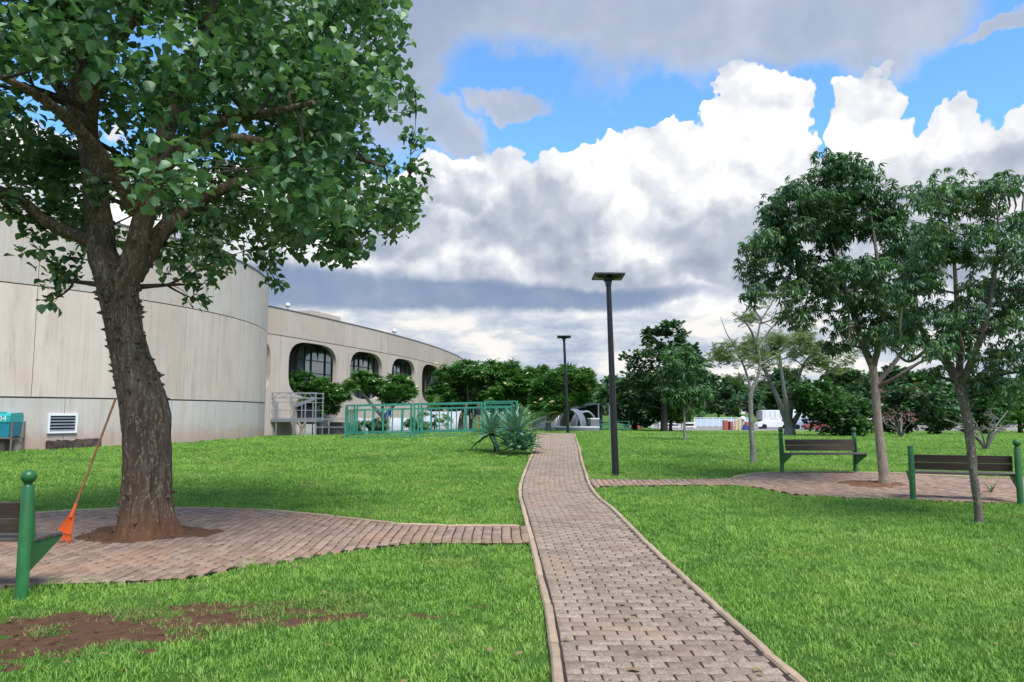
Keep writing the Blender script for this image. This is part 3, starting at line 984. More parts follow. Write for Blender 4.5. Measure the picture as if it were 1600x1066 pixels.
# ------------------------------------------------------------------ grass
def build_grass():
    def tuft(seed, n, ln, wd, spread):
        r = np.random.default_rng(seed)
        V, F = [], []
        for i in range(n):
            a = r.uniform(0, 2 * math.pi)
            rr = spread * math.sqrt(r.uniform(0, 1))
            bx, by = rr * math.cos(a), rr * math.sin(a)
            an = r.uniform(0, 2 * math.pi)
            lean = r.uniform(0.15, 1.35)
            L = ln * r.uniform(0.35, 1.3)
            dx, dy = math.cos(an), math.sin(an)
            w = wd * r.uniform(0.7, 1.3) / 2
            sx, sy = -dy * w, dx * w
            b = len(V)
            for t, k in ((0.0, 1.0), (0.5, 0.85)):
                h = L * (t - 0.25 * lean * t * t)
                f = L * lean * (0.35 * t + 0.45 * t * t)
                V.append((bx + dx * f - sx * k, by + dy * f - sy * k, h))
                V.append((bx + dx * f + sx * k, by + dy * f + sy * k, h))
            V.append((bx + dx * L * lean * 0.8, by + dy * L * lean * 0.8, L * (1 - 0.25 * lean)))
            F += [(b, b + 1, b + 3), (b, b + 3, b + 2), (b + 2, b + 3, b + 4)]
        return np.array(V), np.array(F)
    variants = []
    for k in range(5):
        V, F = tuft(100 + k, 28, 0.050, 0.0072, 0.080)
        variants.append(bpy.data.objects.new('grass_tuft', mesh_from('grass_tuft', V, F, M_GRASS)))
    def density(y):
        return np.where(y < 8, 230.0, np.where(y < 13, 130.0, np.where(y < 20, 60.0, np.where(y < 30, 26.0, 11.0))))
    pts = []
    for y0, y1 in ((3.2, 5), (5, 8), (8, 13), (13, 20), (20, 30), (30, 66)):
        w = 0.74 * y1 + 1.2
        n = int(2 * w * (y1 - y0) * float(density(np.array([(y0 + y1) / 2]))[0]))
        x = RNG.uniform(-w, w, n)
        y = RNG.uniform(y0, y1, n)
        pts.append(np.stack([x, y], 1))
    pts = np.concatenate(pts)
    pts = pts[np.abs(pts[:, 0]) < 0.74 * pts[:, 1] + 1.2]
    # grass leans over the edges of the paving a little, unevenly
    jig = pts + RNG.normal(0, 0.03, pts.shape)
    lap = np.stack([np.zeros(len(pts)), RNG.uniform(0.08, 0.20, len(pts))], 1)
    keep = ~on_path(pts, RNG.uniform(0.015, 0.085, len(pts)))
    for poly in (LEFT_POLY, RIGHT_POLY):
        keep &= ~(in_poly(jig, poly) & in_poly(jig - lap, poly))
    keep &= ~((np.hypot(pts[:, 0] + 30.1, pts[:, 1] - 36.3) < 17.25))
    keep &= ~((pts[:, 0] < -6.5) & (pts[:, 1] > 38.5))
    # the worn patch of bare soil
    bv = np.array([bare(x, y) if (-7 < x < 0.3 and 3.5 < y < 7.6) else 0.0 for x, y in pts])
    keep &= ~(RNG.uniform(0, 1, len(pts)) < np.clip((bv - 0.27) * 2.6, 0, 0.94))
    pts = pts[keep]
    thin = np.clip(bv[keep] * 1.5, 0, 1)
    n = len(pts)
    z = zt(pts[:, 0], pts[:, 1])
    far = np.interp(pts[:, 1], [4, 8, 14, 22, 35, 52, 66], [0.85, 1.0, 1.25, 1.7, 2.4, 3.6, 4.4])
    clump = np.array([mnoise.fractal(Vector((x * 0.9, y * 0.9, 0.0)), 0.8, 2.0, 3) for x, y in pts])
    sc = far * RNG.uniform(0.75, 1.2, n) * (1 + 0.32 * clump) * (1 - 0.4 * thin)
    sz = sc * np.interp(pts[:, 1], [4, 14, 30, 52], [1.0, 0.85, 0.6, 0.45])
    me = bpy.data.meshes.new('grass')
    me.vertices.add(n)
    me.vertices.foreach_set('co', np.stack([pts[:, 0], pts[:, 1], z - 0.004], 1).astype(np.float32).ravel())
    def attr(name, typ, key, data):
        a = me.attributes.new(name, typ, 'POINT')
        a.data.foreach_set(key, data)
    attr('rot', 'FLOAT_VECTOR', 'vector', np.stack([RNG.normal(0, 0.06, n), RNG.normal(0, 0.06, n), RNG.uniform(0, 6.283, n)], 1).astype(np.float32).ravel())
    attr('scl', 'FLOAT_VECTOR', 'vector', np.stack([sc, sc, sz], 1).astype(np.float32).ravel())
    attr('pick', 'INT', 'value', RNG.integers(0, 5, n).astype(np.int32))
    o = bpy.data.objects.new('grass', me)
    link(o)
    tag(o, 'short green grass blades covering the lawn', 'grass', None, 'stuff')
    ng = bpy.data.node_groups.new('grass_scatter', 'GeometryNodeTree')
    ng.interface.new_socket('Geometry', in_out='INPUT', socket_type='NodeSocketGeometry')
    ng.interface.new_socket('Geometry', in_out='OUTPUT', socket_type='NodeSocketGeometry')
    gi, go = ng.nodes.new('NodeGroupInput'), ng.nodes.new('NodeGroupOutput')
    gti = ng.nodes.new('GeometryNodeGeometryToInstance')
    for v in reversed(variants):
        oi = ng.nodes.new('GeometryNodeObjectInfo')
        oi.inputs['Object'].default_value = v
        ng.links.new(oi.outputs['Geometry'], gti.inputs[0])
    iop = ng.nodes.new('GeometryNodeInstanceOnPoints')
    iop.inputs['Pick Instance'].default_value = True
    def named(name, typ):
        a = ng.nodes.new('GeometryNodeInputNamedAttribute')
        a.data_type = typ
        a.inputs['Name'].default_value = name
        return [s for s in a.outputs if s.enabled][0]
    ng.links.new(gi.outputs[0], iop.inputs['Points'])
    ng.links.new(gti.outputs[0], iop.inputs['Instance'])
    ng.links.new(named('pick', 'INT'), iop.inputs['Instance Index'])
    ng.links.new(named('rot', 'FLOAT_VECTOR'), iop.inputs['Rotation'])
    ng.links.new(named('scl', 'FLOAT_VECTOR'), iop.inputs['Scale'])
    ng.links.new(iop.outputs[0], go.inputs[0])
    md = o.modifiers.new('scatter', 'NODES')
    md.node_group = ng
    print('grass tufts', n)
build_grass()

def build_litter():
    """small clods on the worn soil and dry leaves dropped about the paving and grass"""
    V, F = [], []
    oc = np.array([(1, 0, 0), (-1, 0, 0), (0, 1, 0), (0, -1, 0), (0, 0, 1), (0, 0, -1)], float)
    of = np.array([(0, 2, 4), (2, 1, 4), (1, 3, 4), (3, 0, 4), (2, 0, 5), (1, 2, 5), (3, 1, 5), (0, 3, 5)])
    n = 0
    pit = TREE_PIT[0]
    while n < 420:
        if n % 3 == 0:
            an, rr = RNG.uniform(0, 6.283), RNG.uniform(.5, 1.05)
            x, y = pit[0] + math.cos(an) * .74 * rr, pit[1] + math.sin(an) * .54 * rr
        else:
            x, y = RNG.uniform(-6, -0.8), RNG.uniform(4.0, 6.2)
            if bare(x, y) < 0.36:
                continue
        s = RNG.uniform(.006, .020)
        v = oc * s * RNG.uniform(.6, 1.2, (6, 3)) * np.array([1, 1, .7])
        V.append(v + np.array([x, y, (0.045 if n % 3 == 0 else 0.008)]))
        F.append(of + 6 * n)
        n += 1
    o = obj('soil_clods', np.concatenate(V), np.concatenate(F), M_SOIL)
    tag(o, 'loose clods of red soil on the worn ground', 'soil clods', None, 'stuff')
    m = plain('dry_leaf', (0.24, 0.16, 0.07), .8, var=.5, scale=30)
    V, F = [], []
    lf = np.array([(0, 0, 0), (-.3, .45, .12), (0, 1, 0), (.3, .45, .12)])
    k = 0
    while k < 170:
        y = 4.2 + 12 * RNG.uniform() ** 1.3
        x = RNG.uniform(-.7, .7) * y
        on = on_path(np.array([[x, y]]), 0)[0] or in_poly(np.array([[x, y]]), LEFT_POLY)[0]
        if not on and RNG.uniform() < .45:
            continue
        s = RNG.uniform(.03, .075)
        a = RNG.uniform(0, 6.283)
        t = RNG.uniform(-.4, .4, 2)
        v = lf * s
        w = np.stack([v[:, 0] * math.cos(a) - v[:, 1] * math.sin(a), v[:, 0] * math.sin(a) + v[:, 1] * math.cos(a), v[:, 2]], 1)
        w[:, 2] += w[:, 0] * t[0] * .4 + w[:, 1] * t[1] * .4 + float(zt(x, y)) + (.050 if on else .045)
        V.append(w + np.array([x, y, 0]))
        F.append(np.array([(0, 3, 1), (1, 3, 2)]) + 4 * k)
        k += 1
    o = obj('fallen_leaves', np.concatenate(V), np.concatenate(F), m)
    tag(o, 'dry brown leaves dropped on paving and grass', 'fallen leaves', None, 'stuff')
build_litter()

# ------------------------------------------------------------------ round concrete building on the left
RC, RR = Vector((-30.1, 36.3, 0)), 17.1
def build_round():
    root = empty('round_building', (RC.x, RC.y, 0.1))
    tag(root, 'round beige concrete building with curved blank wall panels behind the thorny tree', 'building')
    def slab(a0, a1, z0, z1, r0, r1, seg=6):
        V, F = [], []
        for i in range(seg + 1):
            a = a0 + (a1 - a0) * i / seg
            for r in (r0, r1):
                for z in (z0, z1):
                    V.append((r * math.cos(a), r * math.sin(a), z - 0.1))
        for i in range(seg):
            b, c = 4 * i, 4 * (i + 1)
            F += [(b + 2, c + 2, c + 3, b + 3), (b, b + 1, c + 1, c), (b + 1, b + 3, c + 3, c + 1), (b, c, c + 2, b + 2)]
        F += [(0, 2, 3, 1), (4 * seg, 4 * seg + 1, 4 * seg + 3, 4 * seg + 2)]
        return V, F
    w = R(10.3)
    j0 = R(-38.3)
    for band, (z0, z1, mat, name, off) in enumerate(((-0.5, 2.0, M_CONC_LOW, 'base_panel', 0.36), (2.055, 5.92, M_CONC, 'wall_panel', 0.0), (5.965, 8.70, M_CONC_UP, 'upper_panel', 0.0))):
        for k in range(-8, 11):
            a0 = j0 + (k + off) * w
            V, F = slab(a0 + 0.0006, a0 + w - 0.0006, z0, z1, RR - 0.2, RR + (0.012 if band == 1 else 0.0))
            obj(name, V, F, mat, root)
    V, F = slab(j0 - 9 * w, j0 + 12 * w, -0.5, 8.6, RR - 0.5, RR - 0.06, 80)
    obj('inner_wall', V, F, M_GROOVE, root)
    V, F = slab(j0 - 8 * w, j0 + 11 * w, 8.703, 8.78, RR - 0.35, RR + 0.035, 80)
    obj('coping', V, F, plain('coping_metal', (0.12, 0.11, 0.11), 0.6), root)
    m = MB()
    m.lathe((0, 0, 8.3), [(RR - 0.4, 0), (RR - 0.4, 0.15)], 64)
    m.build('roof', M_GROOVE, root)
    # louvred vent low on the wall
    a = math.atan2(G(60, 699).y - RC.y, G(60, 699).x - RC.x)
    vr = empty('wall_vent', (RC.x + (RR + 0.03) * math.cos(a), RC.y + (RR + 0.03) * math.sin(a), 0), a + math.pi / 2)
    tag(vr, 'small louvred metal vent low on the round concrete wall', 'vent')
    zc = P(60, 662, vr.location.y).z
    W, H = 0.92, 0.62
    m = MB()
    for s in (-1, 1):
        m.box((s * W / 2, 0, zc), (0.07, 0.10, H + 0.07), bevel=0.008)
        m.box((0, 0, zc + s * H / 2), (W - 0.072, 0.098, 0.07), bevel=0.008)
    m.build('frame', M_WHITE, vr)
    MB().box((0, 0.035, zc), (W, 0.02, H)).build('backing', M_DARK, vr)
    for i in range(5):
        z = zc - H / 2 + 0.085 + i * (H - 0.12) / 4.6
        MB().box((0, -0.0, z), (W - 0.08, 0.09, 0.012), Matrix.Rotation(R(42), 3, 'X')).build('slat', M_STEEL, vr)
build_round()

def build_ledge():
    o = empty('stone_ledge', G(115, 702))
    a = math.radians(62)
    tag(o, 'low broken dark stone ledge at the foot of the round wall', 'ledge')
    rr = random.Random(4)
    p0, p1 = G(77, 703), G(152, 699)
    n = 5
    for i in range(n):
        m = bmesh.new()
        bmesh.ops.create_cube(m, size=1.0)
        ln = (p1 - p0).length / n
        bmesh.ops.scale(m, vec=(ln * 1.02, 0.5, 0.36 + rr.uniform(-.05, .03)), verts=m.verts)
        bmesh.ops.subdivide_edges(m, edges=m.edges[:], cuts=3, use_grid_fill=True)
        for v in m.verts:
            v.co += 0.055 * Vector(mnoise.noise_vector(v.co * 4.0 + Vector((i * 7, 0, 0))))
        me = bpy.data.meshes.new('stone_block')
        m.to_mesh(me); m.free()
        me.materials.append(M_STONE)
        b = link(bpy.data.objects.new('stone_block', me), o)
        c = p0.lerp(p1, (i + 0.5) / n)
        b.location = c - o.location + Vector((0, 0, 0.13))
        d = p1 - p0
        b.rotation_euler = (0, 0, math.atan2(d.y, d.x) + rr.uniform(-.05, .05))
build_ledge()

def build_container():
    g = G(2, 706)
    root = empty('waste_container', (g.x, g.y, g.z), R(8))
    tag(root, 'teal plastic waste container in a dark frame at the wall, cut by the left edge', 'container')
    k = 1.0
    m = MB()
    # tapering tub
    m.add([(-0.62, -0.36, 0.50), (0.36, -0.36, 0.50), (0.36, 0.36, 0.50), (-0.62, 0.36, 0.50),
           (-0.68, -0.42, 0.98), (0.42, -0.42, 0.98), (0.42, 0.42, 0.98), (-0.68, 0.42, 0.98)],
          [(0, 3, 2, 1), (4, 5, 6, 7), (0, 1, 5, 4), (1, 2, 6, 5), (2, 3, 7, 6), (3, 0, 4, 7)])
    m.build('tub', M_BLUETEAL, root)
    m = MB()
    prof = [(-0.44, 0.985), (-0.44, 1.20), (-0.36, 1.28), (0.36, 1.30), (0.44, 1.20), (0.44, 0.985)]
    V, F = [], []
    for x in (-0.70, 0.42):
        V += [(x, y, z) for y, z in prof]
    n = len(prof)
    F = [(i, (i + 1) % n, n + (i + 1) % n, n + i) for i in range(n)] + [tuple(range(n))[::-1], tuple(range(n, 2 * n))]
    m.add(V, F)
    lid = m.build('lid', M_TEAL, root)
    MB().box((-0.14, -0.30, 1.305), (0.7, 0.10, 0.05), bevel=0.015).build('hinge_bar', M_TEAL, root)
    m = MB()
    for x in (-0.62, 0.48):
        for y in (-0.40, 0.40):
            m.bar((x, y, -0.05), (x, y, 1.0), 0.05)
    m.bar((-0.62, -0.40, 0.47), (0.48, -0.40, 0.47), 0.05)
    m.bar((-0.62, 0.40, 0.47), (0.48, 0.40, 0.47), 0.05)
    for x in (-0.62, 0.48):
        m.bar((x, -0.42, 0.44), (x, 0.42, 0.44), 0.05)
    m.build('frame', M_GROOVE, root)
    MB().box((-0.15, 0.0, 0.18), (0.75, 0.6, 0.36), bevel=0.03).build('stone_plinth', M_STONE, root)
    cu = bpy.data.curves.new('lettering', 'FONT')
    cu.body = 'D4'
    cu.size = 0.24
    cu.extrude = 0.003
    cu.align_x = 'CENTER'
    tmp = bpy.data.objects.new('lettering', cu)
    COL.objects.link(tmp)
    dg = bpy.context.evaluated_depsgraph_get()
    me = bpy.data.meshes.new_from_object(tmp.evaluated_get(dg))
    bpy.data.objects.remove(tmp)
    me.materials.clear()
    me.materials.append(M_WHITE)
    t = link(bpy.data.objects.new('lettering', me), root)
    t.location = (0.16, -0.445, 1.03)
    t.rotation_euler = (math.pi / 2, 0, 0)
build_container()

# ------------------------------------------------------------------ long facade with rounded openings
FAC = np.polyfit([41.0, 48.4, 55.4, 63.0, 67.5, 80.6], [-13.75, -11.9, -9.6, -7.75, -6.95, -5.75], 2)
def fx(y):
    return float(np.polyval(FAC, min(y, 82.0)) if y < 82 else np.polyval(FAC, 82.0) + 0.0 * (y - 82))
def build_facade():
    root = empty('long_building', (fx(60), 60, 0))
    tag(root, 'long curved beige concrete building with a row of rounded dark openings', 'building')
    ys = np.linspace(39, 96, 1200)
    xs = np.array([fx(y) for y in ys])
    s = np.concatenate([[0], np.cumsum(np.hypot(np.diff(xs), np.diff(ys)))])
    def at(S, z, dep=0.0):
        y = np.interp(S, s, ys); x = np.interp(S, s, xs)
        y2 = np.interp(S + 0.05, s, ys); x2 = np.interp(S + 0.05, s, xs)
        tx, ty = x2 - x, y2 - y
        l = math.hypot(tx, ty) or 1.0
        return (x - ty / l * dep - root.location.x, y + tx / l * dep - root.location.y, z)
    def s_of_px(px):
        pp = 800 + xs / ys * FPX * math.cos(PITCH)
        return float(np.interp(px, pp, s))
    wins = []
    for a, b in ((395, 424), (452, 527), (548, 598), (613, 649), (660, 688)):
        wins.append((s_of_px(a), s_of_px(b)))
    wins[0] = (wins[0][1] - 4.8, wins[0][1])
    e = wins[-1][1]
    wins += [(e + 3, e + 9), (e + 12, e + 18)]
    print('facade windows', [(round(a, 1), round(b, 1)) for a, b in wins])
    ZB, ZT, z_lo, z_hi = -0.8, 5.93, 2.45, 5.78
    edges = [wins[0][0] - 1.5] + [(wins[i][1] + wins[i + 1][0]) / 2 for i in range(len(wins) - 1)] + [wins[-1][1] + 1.5]
    TH = 0.28
    glass = None
    m, N, b = material('dark_glass')
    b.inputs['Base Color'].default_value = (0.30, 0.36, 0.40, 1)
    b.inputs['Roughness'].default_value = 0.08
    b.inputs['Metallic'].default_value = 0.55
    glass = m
    for i, (a, b) in enumerate(wins):
        s0, s1 = edges[i] + 0.012, edges[i + 1] - 0.012
        c, hw, zc, hz = (a + b) / 2, (b - a) / 2, (z_lo + z_hi) / 2, (z_hi - z_lo) / 2
        n = 64
        V, F = [], []
        for dep in (0.0, TH):
            for k in range(n):
                an = 2 * math.pi * k / n
                ca, sa = math.cos(an), math.sin(an)
                ex = 2 / 3.4
                px_, pz_ = c + hw * math.copysign(abs(ca) ** ex, ca), zc + hz * math.copysign(abs(sa) ** ex, sa)
                # matching point on the rectangle round the opening
                q = max(abs(ca), abs(sa))
                rx, rz = ca / q, sa / q
                ox = c + (s1 - c) * rx if rx > 0 else c + (c - s0) * rx
                oz = zc + (ZT - zc) * rz if rz > 0 else zc + (zc - ZB) * rz
                V.append(at(px_, pz_, dep))
                V.append(at(ox, oz, dep))
        for k in range(n):
            l = (k + 1) % n
            F.append((2 * k, 2 * k + 1, 2 * l + 1, 2 * l))
            F.append((2 * n + 2 * k, 2 * n + 2 * l, 2 * n + 2 * l + 1, 2 * n + 2 * k + 1))
            F.append((2 * k, 2 * l, 2 * n + 2 * l, 2 * n + 2 * k))
            F.append((2 * k + 1, 2 * n + 2 * k + 1, 2 * n + 2 * l + 1, 2 * l + 1))
        obj('wall_bay', V, F, M_CONC2, root)
        # upper panels, one to a bay
        V, F = [], []
        ss = np.linspace(s0, s1, 7)
        for S in ss:
            for dep in (0.0, TH):
                for z in (5.975, 7.50):
                    V.append(at(S, z, dep))
        for k in range(6):
            p, q = 4 * k, 4 * k + 4
            F += [(p, p + 1, q + 1, q), (p + 1, p + 3, q + 3, q + 1), (p + 3, p + 2, q + 2, q + 3), (p, q, q + 2, p + 2)]
        F += [(0, 2, 3, 1), (24, 25, 27, 26)]
        obj('parapet_panel', V, F, M_CONC2, root)
        # coping
        V, F = [], []
        for S in ss:
            for dep, z in ((-0.03, 7.503), (-0.03, 7.56), (TH + 0.03, 7.56), (TH + 0.03, 7.503)):
                V.append(at(S, z, dep))
        for k in range(6):
            for j in range(4):
                F.append((4 * k + j, 4 * k + (j + 1) % 4, 4 * k + 4 + (j + 1) % 4, 4 * k + 4 + j))
        obj('coping', V, F, MATS['coping_metal'], root)
        # glazing set back behind the opening, pillars of shade-coloured wall between
        D = 2.0
        wn = None
        for side, (g0, g1) in enumerate(((a - 0.9, a + hw * 0.80), (a + hw * 1.42, b + 0.9))):
            cc, gw = (g0 + g1) / 2, (g1 - g0) / 2
            V = [at(cc, zc, D - 0.01)]
            for k in range(40):
                an = 2 * math.pi * k / 40
                ca, sa = math.cos(an), math.sin(an)
                V.append(at(cc + gw * math.copysign(abs(ca) ** 0.62, ca), zc + (hz + 0.25) * math.copysign(abs(sa) ** 0.62, sa), D - 0.01))
            F = [(0, 1 + k, 1 + (k + 1) % 40) for k in range(40)]
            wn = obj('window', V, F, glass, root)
            mm = MB()
            for t in (-0.33, 0.33):
                mm.bar(at(cc + gw * t, zc - hz, D - 0.05), at(cc + gw * t, zc + hz, D - 0.05), 0.06)
            for t in (-0.5, 0.0, 0.5):
                mm.bar(at(cc - gw * 0.92, zc + hz * t, D - 0.08), at(cc + gw * 0.92, zc + hz * t, D - 0.08), 0.05)
            mm.build('glazing_bars', M_BLACK, wn)
    S0, S1 = edges[0] + 0.02, edges[-1] - 0.02
    def strip(name, prof, mat):
        V, F = [], []
        ss = np.linspace(S0, S1, 60)
        k = len(prof)
        for S in ss:
            V += [at(S, z, d) for d, z in prof]
        for i in range(59):
            for j in range(k):
                F.append((k * i + j, k * i + (j + 1) % k, k * i + k + (j + 1) % k, k * i + k + j))
        F += [tuple(range(k)), tuple(59 * k + j for j in range(k))[::-1]]
        return obj(name, V, F, mat, root)
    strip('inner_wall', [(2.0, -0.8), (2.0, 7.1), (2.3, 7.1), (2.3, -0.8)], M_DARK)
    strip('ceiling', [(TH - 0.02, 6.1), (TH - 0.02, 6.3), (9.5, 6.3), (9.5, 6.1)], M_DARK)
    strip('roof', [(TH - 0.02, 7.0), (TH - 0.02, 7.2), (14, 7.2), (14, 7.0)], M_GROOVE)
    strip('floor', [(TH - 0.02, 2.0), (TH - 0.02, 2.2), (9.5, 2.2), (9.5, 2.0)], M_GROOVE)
    strip('joint_backing', [(0.08, 5.90), (0.08, 6.0), (0.5, 6.0), (0.5, 5.90)], M_GROOVE)
    # plant box on the roof
    mm = MB()
    p, q = Vector(at(s_of_px(500), 7.75, 1.5)), Vector(at(s_of_px(546), 7.75, 1.5))
    d = q - p
    mm.box((p + q) / 2, (d.length, 1.6, 0.55), Matrix.Rotation(math.atan2(d.y, d.x), 3, 'Z'), bevel=0.02)
    mm.build('rooftop_box', M_CONC2, root)
    # dishes on the roof
    for px, lab, dz, rad in ((466, 'round dish antenna on the near roof edge of the long building', 7.95, 0.16), (631, 'small dish antenna at the far roof edge of the long building', 8.0, 0.20)):
        w = Vector(at(s_of_px(px), 0, 0.8)) + root.location
        r = empty('dish_antenna', (w.x, w.y, 7.2), R(200))
        tag(r, lab, 'antenna')
        MB().tube([(0, 0, 0), (0, 0, dz - 7.2)], 0.03, 8).build('mast', M_STEEL, r)
        m2 = MB()
        prof = [(0.02, 0.0), (rad * 0.4, 0.02), (rad * 0.75, 0.07), (rad, 0.14), (rad * 0.98, 0.15), (rad * 0.7, 0.09), (0.02, 0.03)]
        m2.lathe((0, 0, 0), prof, 24)
        dsh = m2.build('dish', M_WHITE, r, smooth=True)
        dsh.location = (0, 0, dz - 7.2)
        dsh.rotation_euler = (R(62), 0, 0)
build_facade()

# ------------------------------------------------------------------ benches
def build_bench(label, base_l, base_r, face, ball_l=True, ball_r=True):
    """posts at the two base points; face = +1 seat away from the viewer, -1 towards"""
    a, b = Vector(base_l), Vector(base_r)
    d = b - a
    L = d.length
    root = empty('park_bench', a, math.atan2(d.y, d.x))
    tag(root, label, 'bench', 'wooden benches with green posts')
    for x, ball in ((0.0, ball_l), (L, ball_r)):
        H = 0.90
        p = MB().lathe((x, 0, -0.06), [(0.047, 0), (0.047, H + 0.06), (0.040, H + 0.072)], 24).build('post', M_GREEN, root, smooth=True)
        if ball:
            pr = [(0.030, 0.0), (0.030, 0.02)] + [(0.058 * math.sin(t), 0.072 - 0.058 * math.cos(t)) for t in np.linspace(0.55, math.pi - 0.02, 12)]
            MB().lathe((x, 0, H + 0.008), pr, 24).build('ball_finial', M_GREEN, p, smooth=True)
        # triangular bracket under the seat
        t = 0.012
        prof = [(0.043, 0.20), (0.50, 0.425), (0.50, 0.44), (0.043, 0.44)]
        V = [(x - t, face * y, z) for y, z in prof] + [(x + t, face * y, z) for y, z in prof]
        F = [(0, 1, 2, 3), (7, 6, 5, 4), (0, 4, 5, 1), (1, 5, 6, 2), (2, 6, 7, 3), (3, 7, 4, 0)]
        MB().add(V, F).build('seat_bracket', M_GREEN, root)
        V = [(x - t, face * y, z) for y, z in ((0.040, 0.443), (0.13, 0.443), (0.075, 0.80), (0.040, 0.80))]
        V += [(x + t, v[1], v[2]) for v in V]
        MB().add(V, F).build('back_bracket', M_GREEN, root)
    # boards
    for i in range(2):
        z = 0.575 + i * 0.128
        y = face * (0.118 - (z - 0.44) * 0.115)
        m = MB().box((0, 0, 0), (L - 0.11, 0.028, 0.122), bevel=0.005).build('back_board', M_WOOD, root)
        m.location = (L / 2, y, z)
        m.rotation_euler = (face * R(8), 0, 0)
    for i in range(3):
        m = MB().box((0, 0, 0), (L + 0.04, 0.122, 0.030), bevel=0.005).build('seat_board', M_WOODLT, root)
        m.location = (L / 2, face * (0.165 + i * 0.130), 0.457)
    return root
gl = G(33, 938)
build_bench('green-posted wooden bench cut by the left edge, beside the worn soil patch', gl + Vector((-1.85, -0.02, 0)), gl, +1)
build_bench('green-posted bench behind the lichened trunk, one post without its ball', G(1427, 783), G(1595, 790), +1, ball_l=False)
build_bench('farther green-posted bench beyond the paving, its seat facing this way', G(1222, 740), G(1337, 740), -1)

# ------------------------------------------------------------------ lamp posts
def build_lamp(label, base, H, rad, head, lean, yaw):
    root = empty('street_lamp', base, yaw)
    tag(root, label, 'lamp post', 'black lamp posts along the path')
    lx = -math.tan(R(lean)) * H
    MB().tube([(0, 0, -0.1), (0, 0, 0.0), (lx * 0.96, 0, H * 0.96)], [rad * 1.12, rad * 1.12, rad * 0.80], 20).build('pole', M_BLACK, root, smooth=True)
    MB().lathe((0, 0, 0.0), [(rad * 1.6, 0), (rad * 1.6, 0.02), (rad * 1.2, 0.035)], 20).build('base_plate', M_BLACK, root)
    # flared neck
    m = MB()
    pts = []
    for z, w, dpt in ((H * 0.955, rad * 0.82, rad * 0.82), (H * 0.975, rad * 0.95, rad * 0.9), (H * 0.988, rad * 1.7, rad * 1.2), (H * 0.9955, head * 0.42, rad * 1.6)):
        pts.append([(lx + sx * w, sy * dpt, z) for sx, sy in ((-1, -1), (1, -1), (1, 1), (-1, 1))])
    V = [p for ring in pts for p in ring]
    F = [(4 * i + k, 4 * i + (k + 1) % 4, 4 * i + 4 + (k + 1) % 4, 4 * i + 4 + k) for i in range(3) for k in range(4)] + [(12, 13, 14, 15)]
    m.add(V, F).build('neck', M_BLACK, root)
    hd = MB().box((0, 0, 0), (head, head * 0.62, 0.055), bevel=0.012).build('lamp_head', M_BLACK, root)
    hd.location = (lx, 0, H + 0.015)
    hd.rotation_euler = (R(-9), 0, 0)
    for s in (-1, 1):
        pn = MB().box((0, 0, 0), (head * 0.36, head * 0.40, 0.006), bevel=0.002).build('led_panel', M_STEEL, hd)
        pn.location = (s * head * 0.27, 0, -0.031)
g1 = G(962, 744)
h1 = P(951, 433, g1.y).z - g1.z
build_lamp('tall black lamp post standing alone on the lawn right of the path', g1, h1, 0.070, 0.68, 1.4, R(4))
g2 = foot(886.5, 36.5)
h2 = P(879, 527, g2.y).z - g2.z
build_lamp('smaller-looking black lamp post at the far end of the brick path', g2, h2, 0.075, 0.68, 2.0, R(-3))

# ------------------------------------------------------------------ broom leaning on the tree
def build_broom():
    foot_ = P(97, 842, 8.55)
    foot_.z = 0.045
    top = P(181, 622, 8.62)
    root = empty('leaf_rake', foot_)
    tag(root, 'orange plastic leaf rake leaning on the left of the thorny trunk', 'rake')
    d = top - foot_
    neck = d * 0.235
    MB().tube([neck * 0.80, neck, d * 0.6, d], [0.013, 0.0135, 0.0125, 0.0125], 12).build('handle', M_HANDLE, root, smooth=True)
    u = d.normalized()
    side = Vector((1, 0, 0)); side = (side - u * side.dot(u)).normalized()
    nrm = u.cross(side)
    m = MB()
    m.tube([neck * 0.72, neck * 1.12], [0.024, 0.017], 12)
    m.build('socket', M_ORANGE, root, smooth=True)
    top_c = neck * 0.86
    # fan: a folded plastic shield with tines along its foot
    V, F = [], []
    w0, w1 = 0.022, 0.105
    n, k = 7, 9
    for i in range(n):
        t = i / (n - 1)
        c = top_c * (1 - t) + Vector((0, 0, 0.028)) * t
        w = w0 + (w1 - w0) * t ** 0.9
        for j in range(k):
            q = -1 + 2 * j / (k - 1)
            V.append(c + side * w * q + nrm * (0.010 * (j % 2) + 0.018 * t * (1 - q * q)))
    for i in range(n - 1):
        for j in range(k - 1):
            b = i * k + j
            F.append((b, b + 1, b + k + 1, b + k))
    off = len(V)
    V += [v - nrm * 0.006 for v in V]
    F += [tuple(off + q for q in f)[::-1] for f in F]
    for j in range(k - 1):
        F.append((j, off + j, off + j + 1, j + 1)); b = (n - 1) * k + j
        F.append((b, b + 1, off + b + 1, off + b))
    for i in range(n - 1):
        b = i * k
        F.append((b, b + k, off + b + k, off + b)); b = i * k + k - 1
        F.append((b, off + b, off + b + k, b + k))
    MB().add(V, F).build('fan', M_ORANGE, root)
    for j in range(k):
        v = Vector(V[(n - 1) * k + j])
        MB().bar(v + Vector((0, 0, 0.003)), v + Vector(((j - 4) * 0.004, -0.006, -0.030)), 0.009, 0.006).build('tine', M_ORANGE, root)
    MB().bar(top_c.lerp(Vector((0, 0, 0.03)), 0.72) - side * 0.082 - nrm * 0.011, top_c.lerp(Vector((0, 0, 0.03)), 0.72) + side * 0.082 - nrm * 0.011, 0.008).build('cross_rib', M_ORANGE, root)
build_broom()

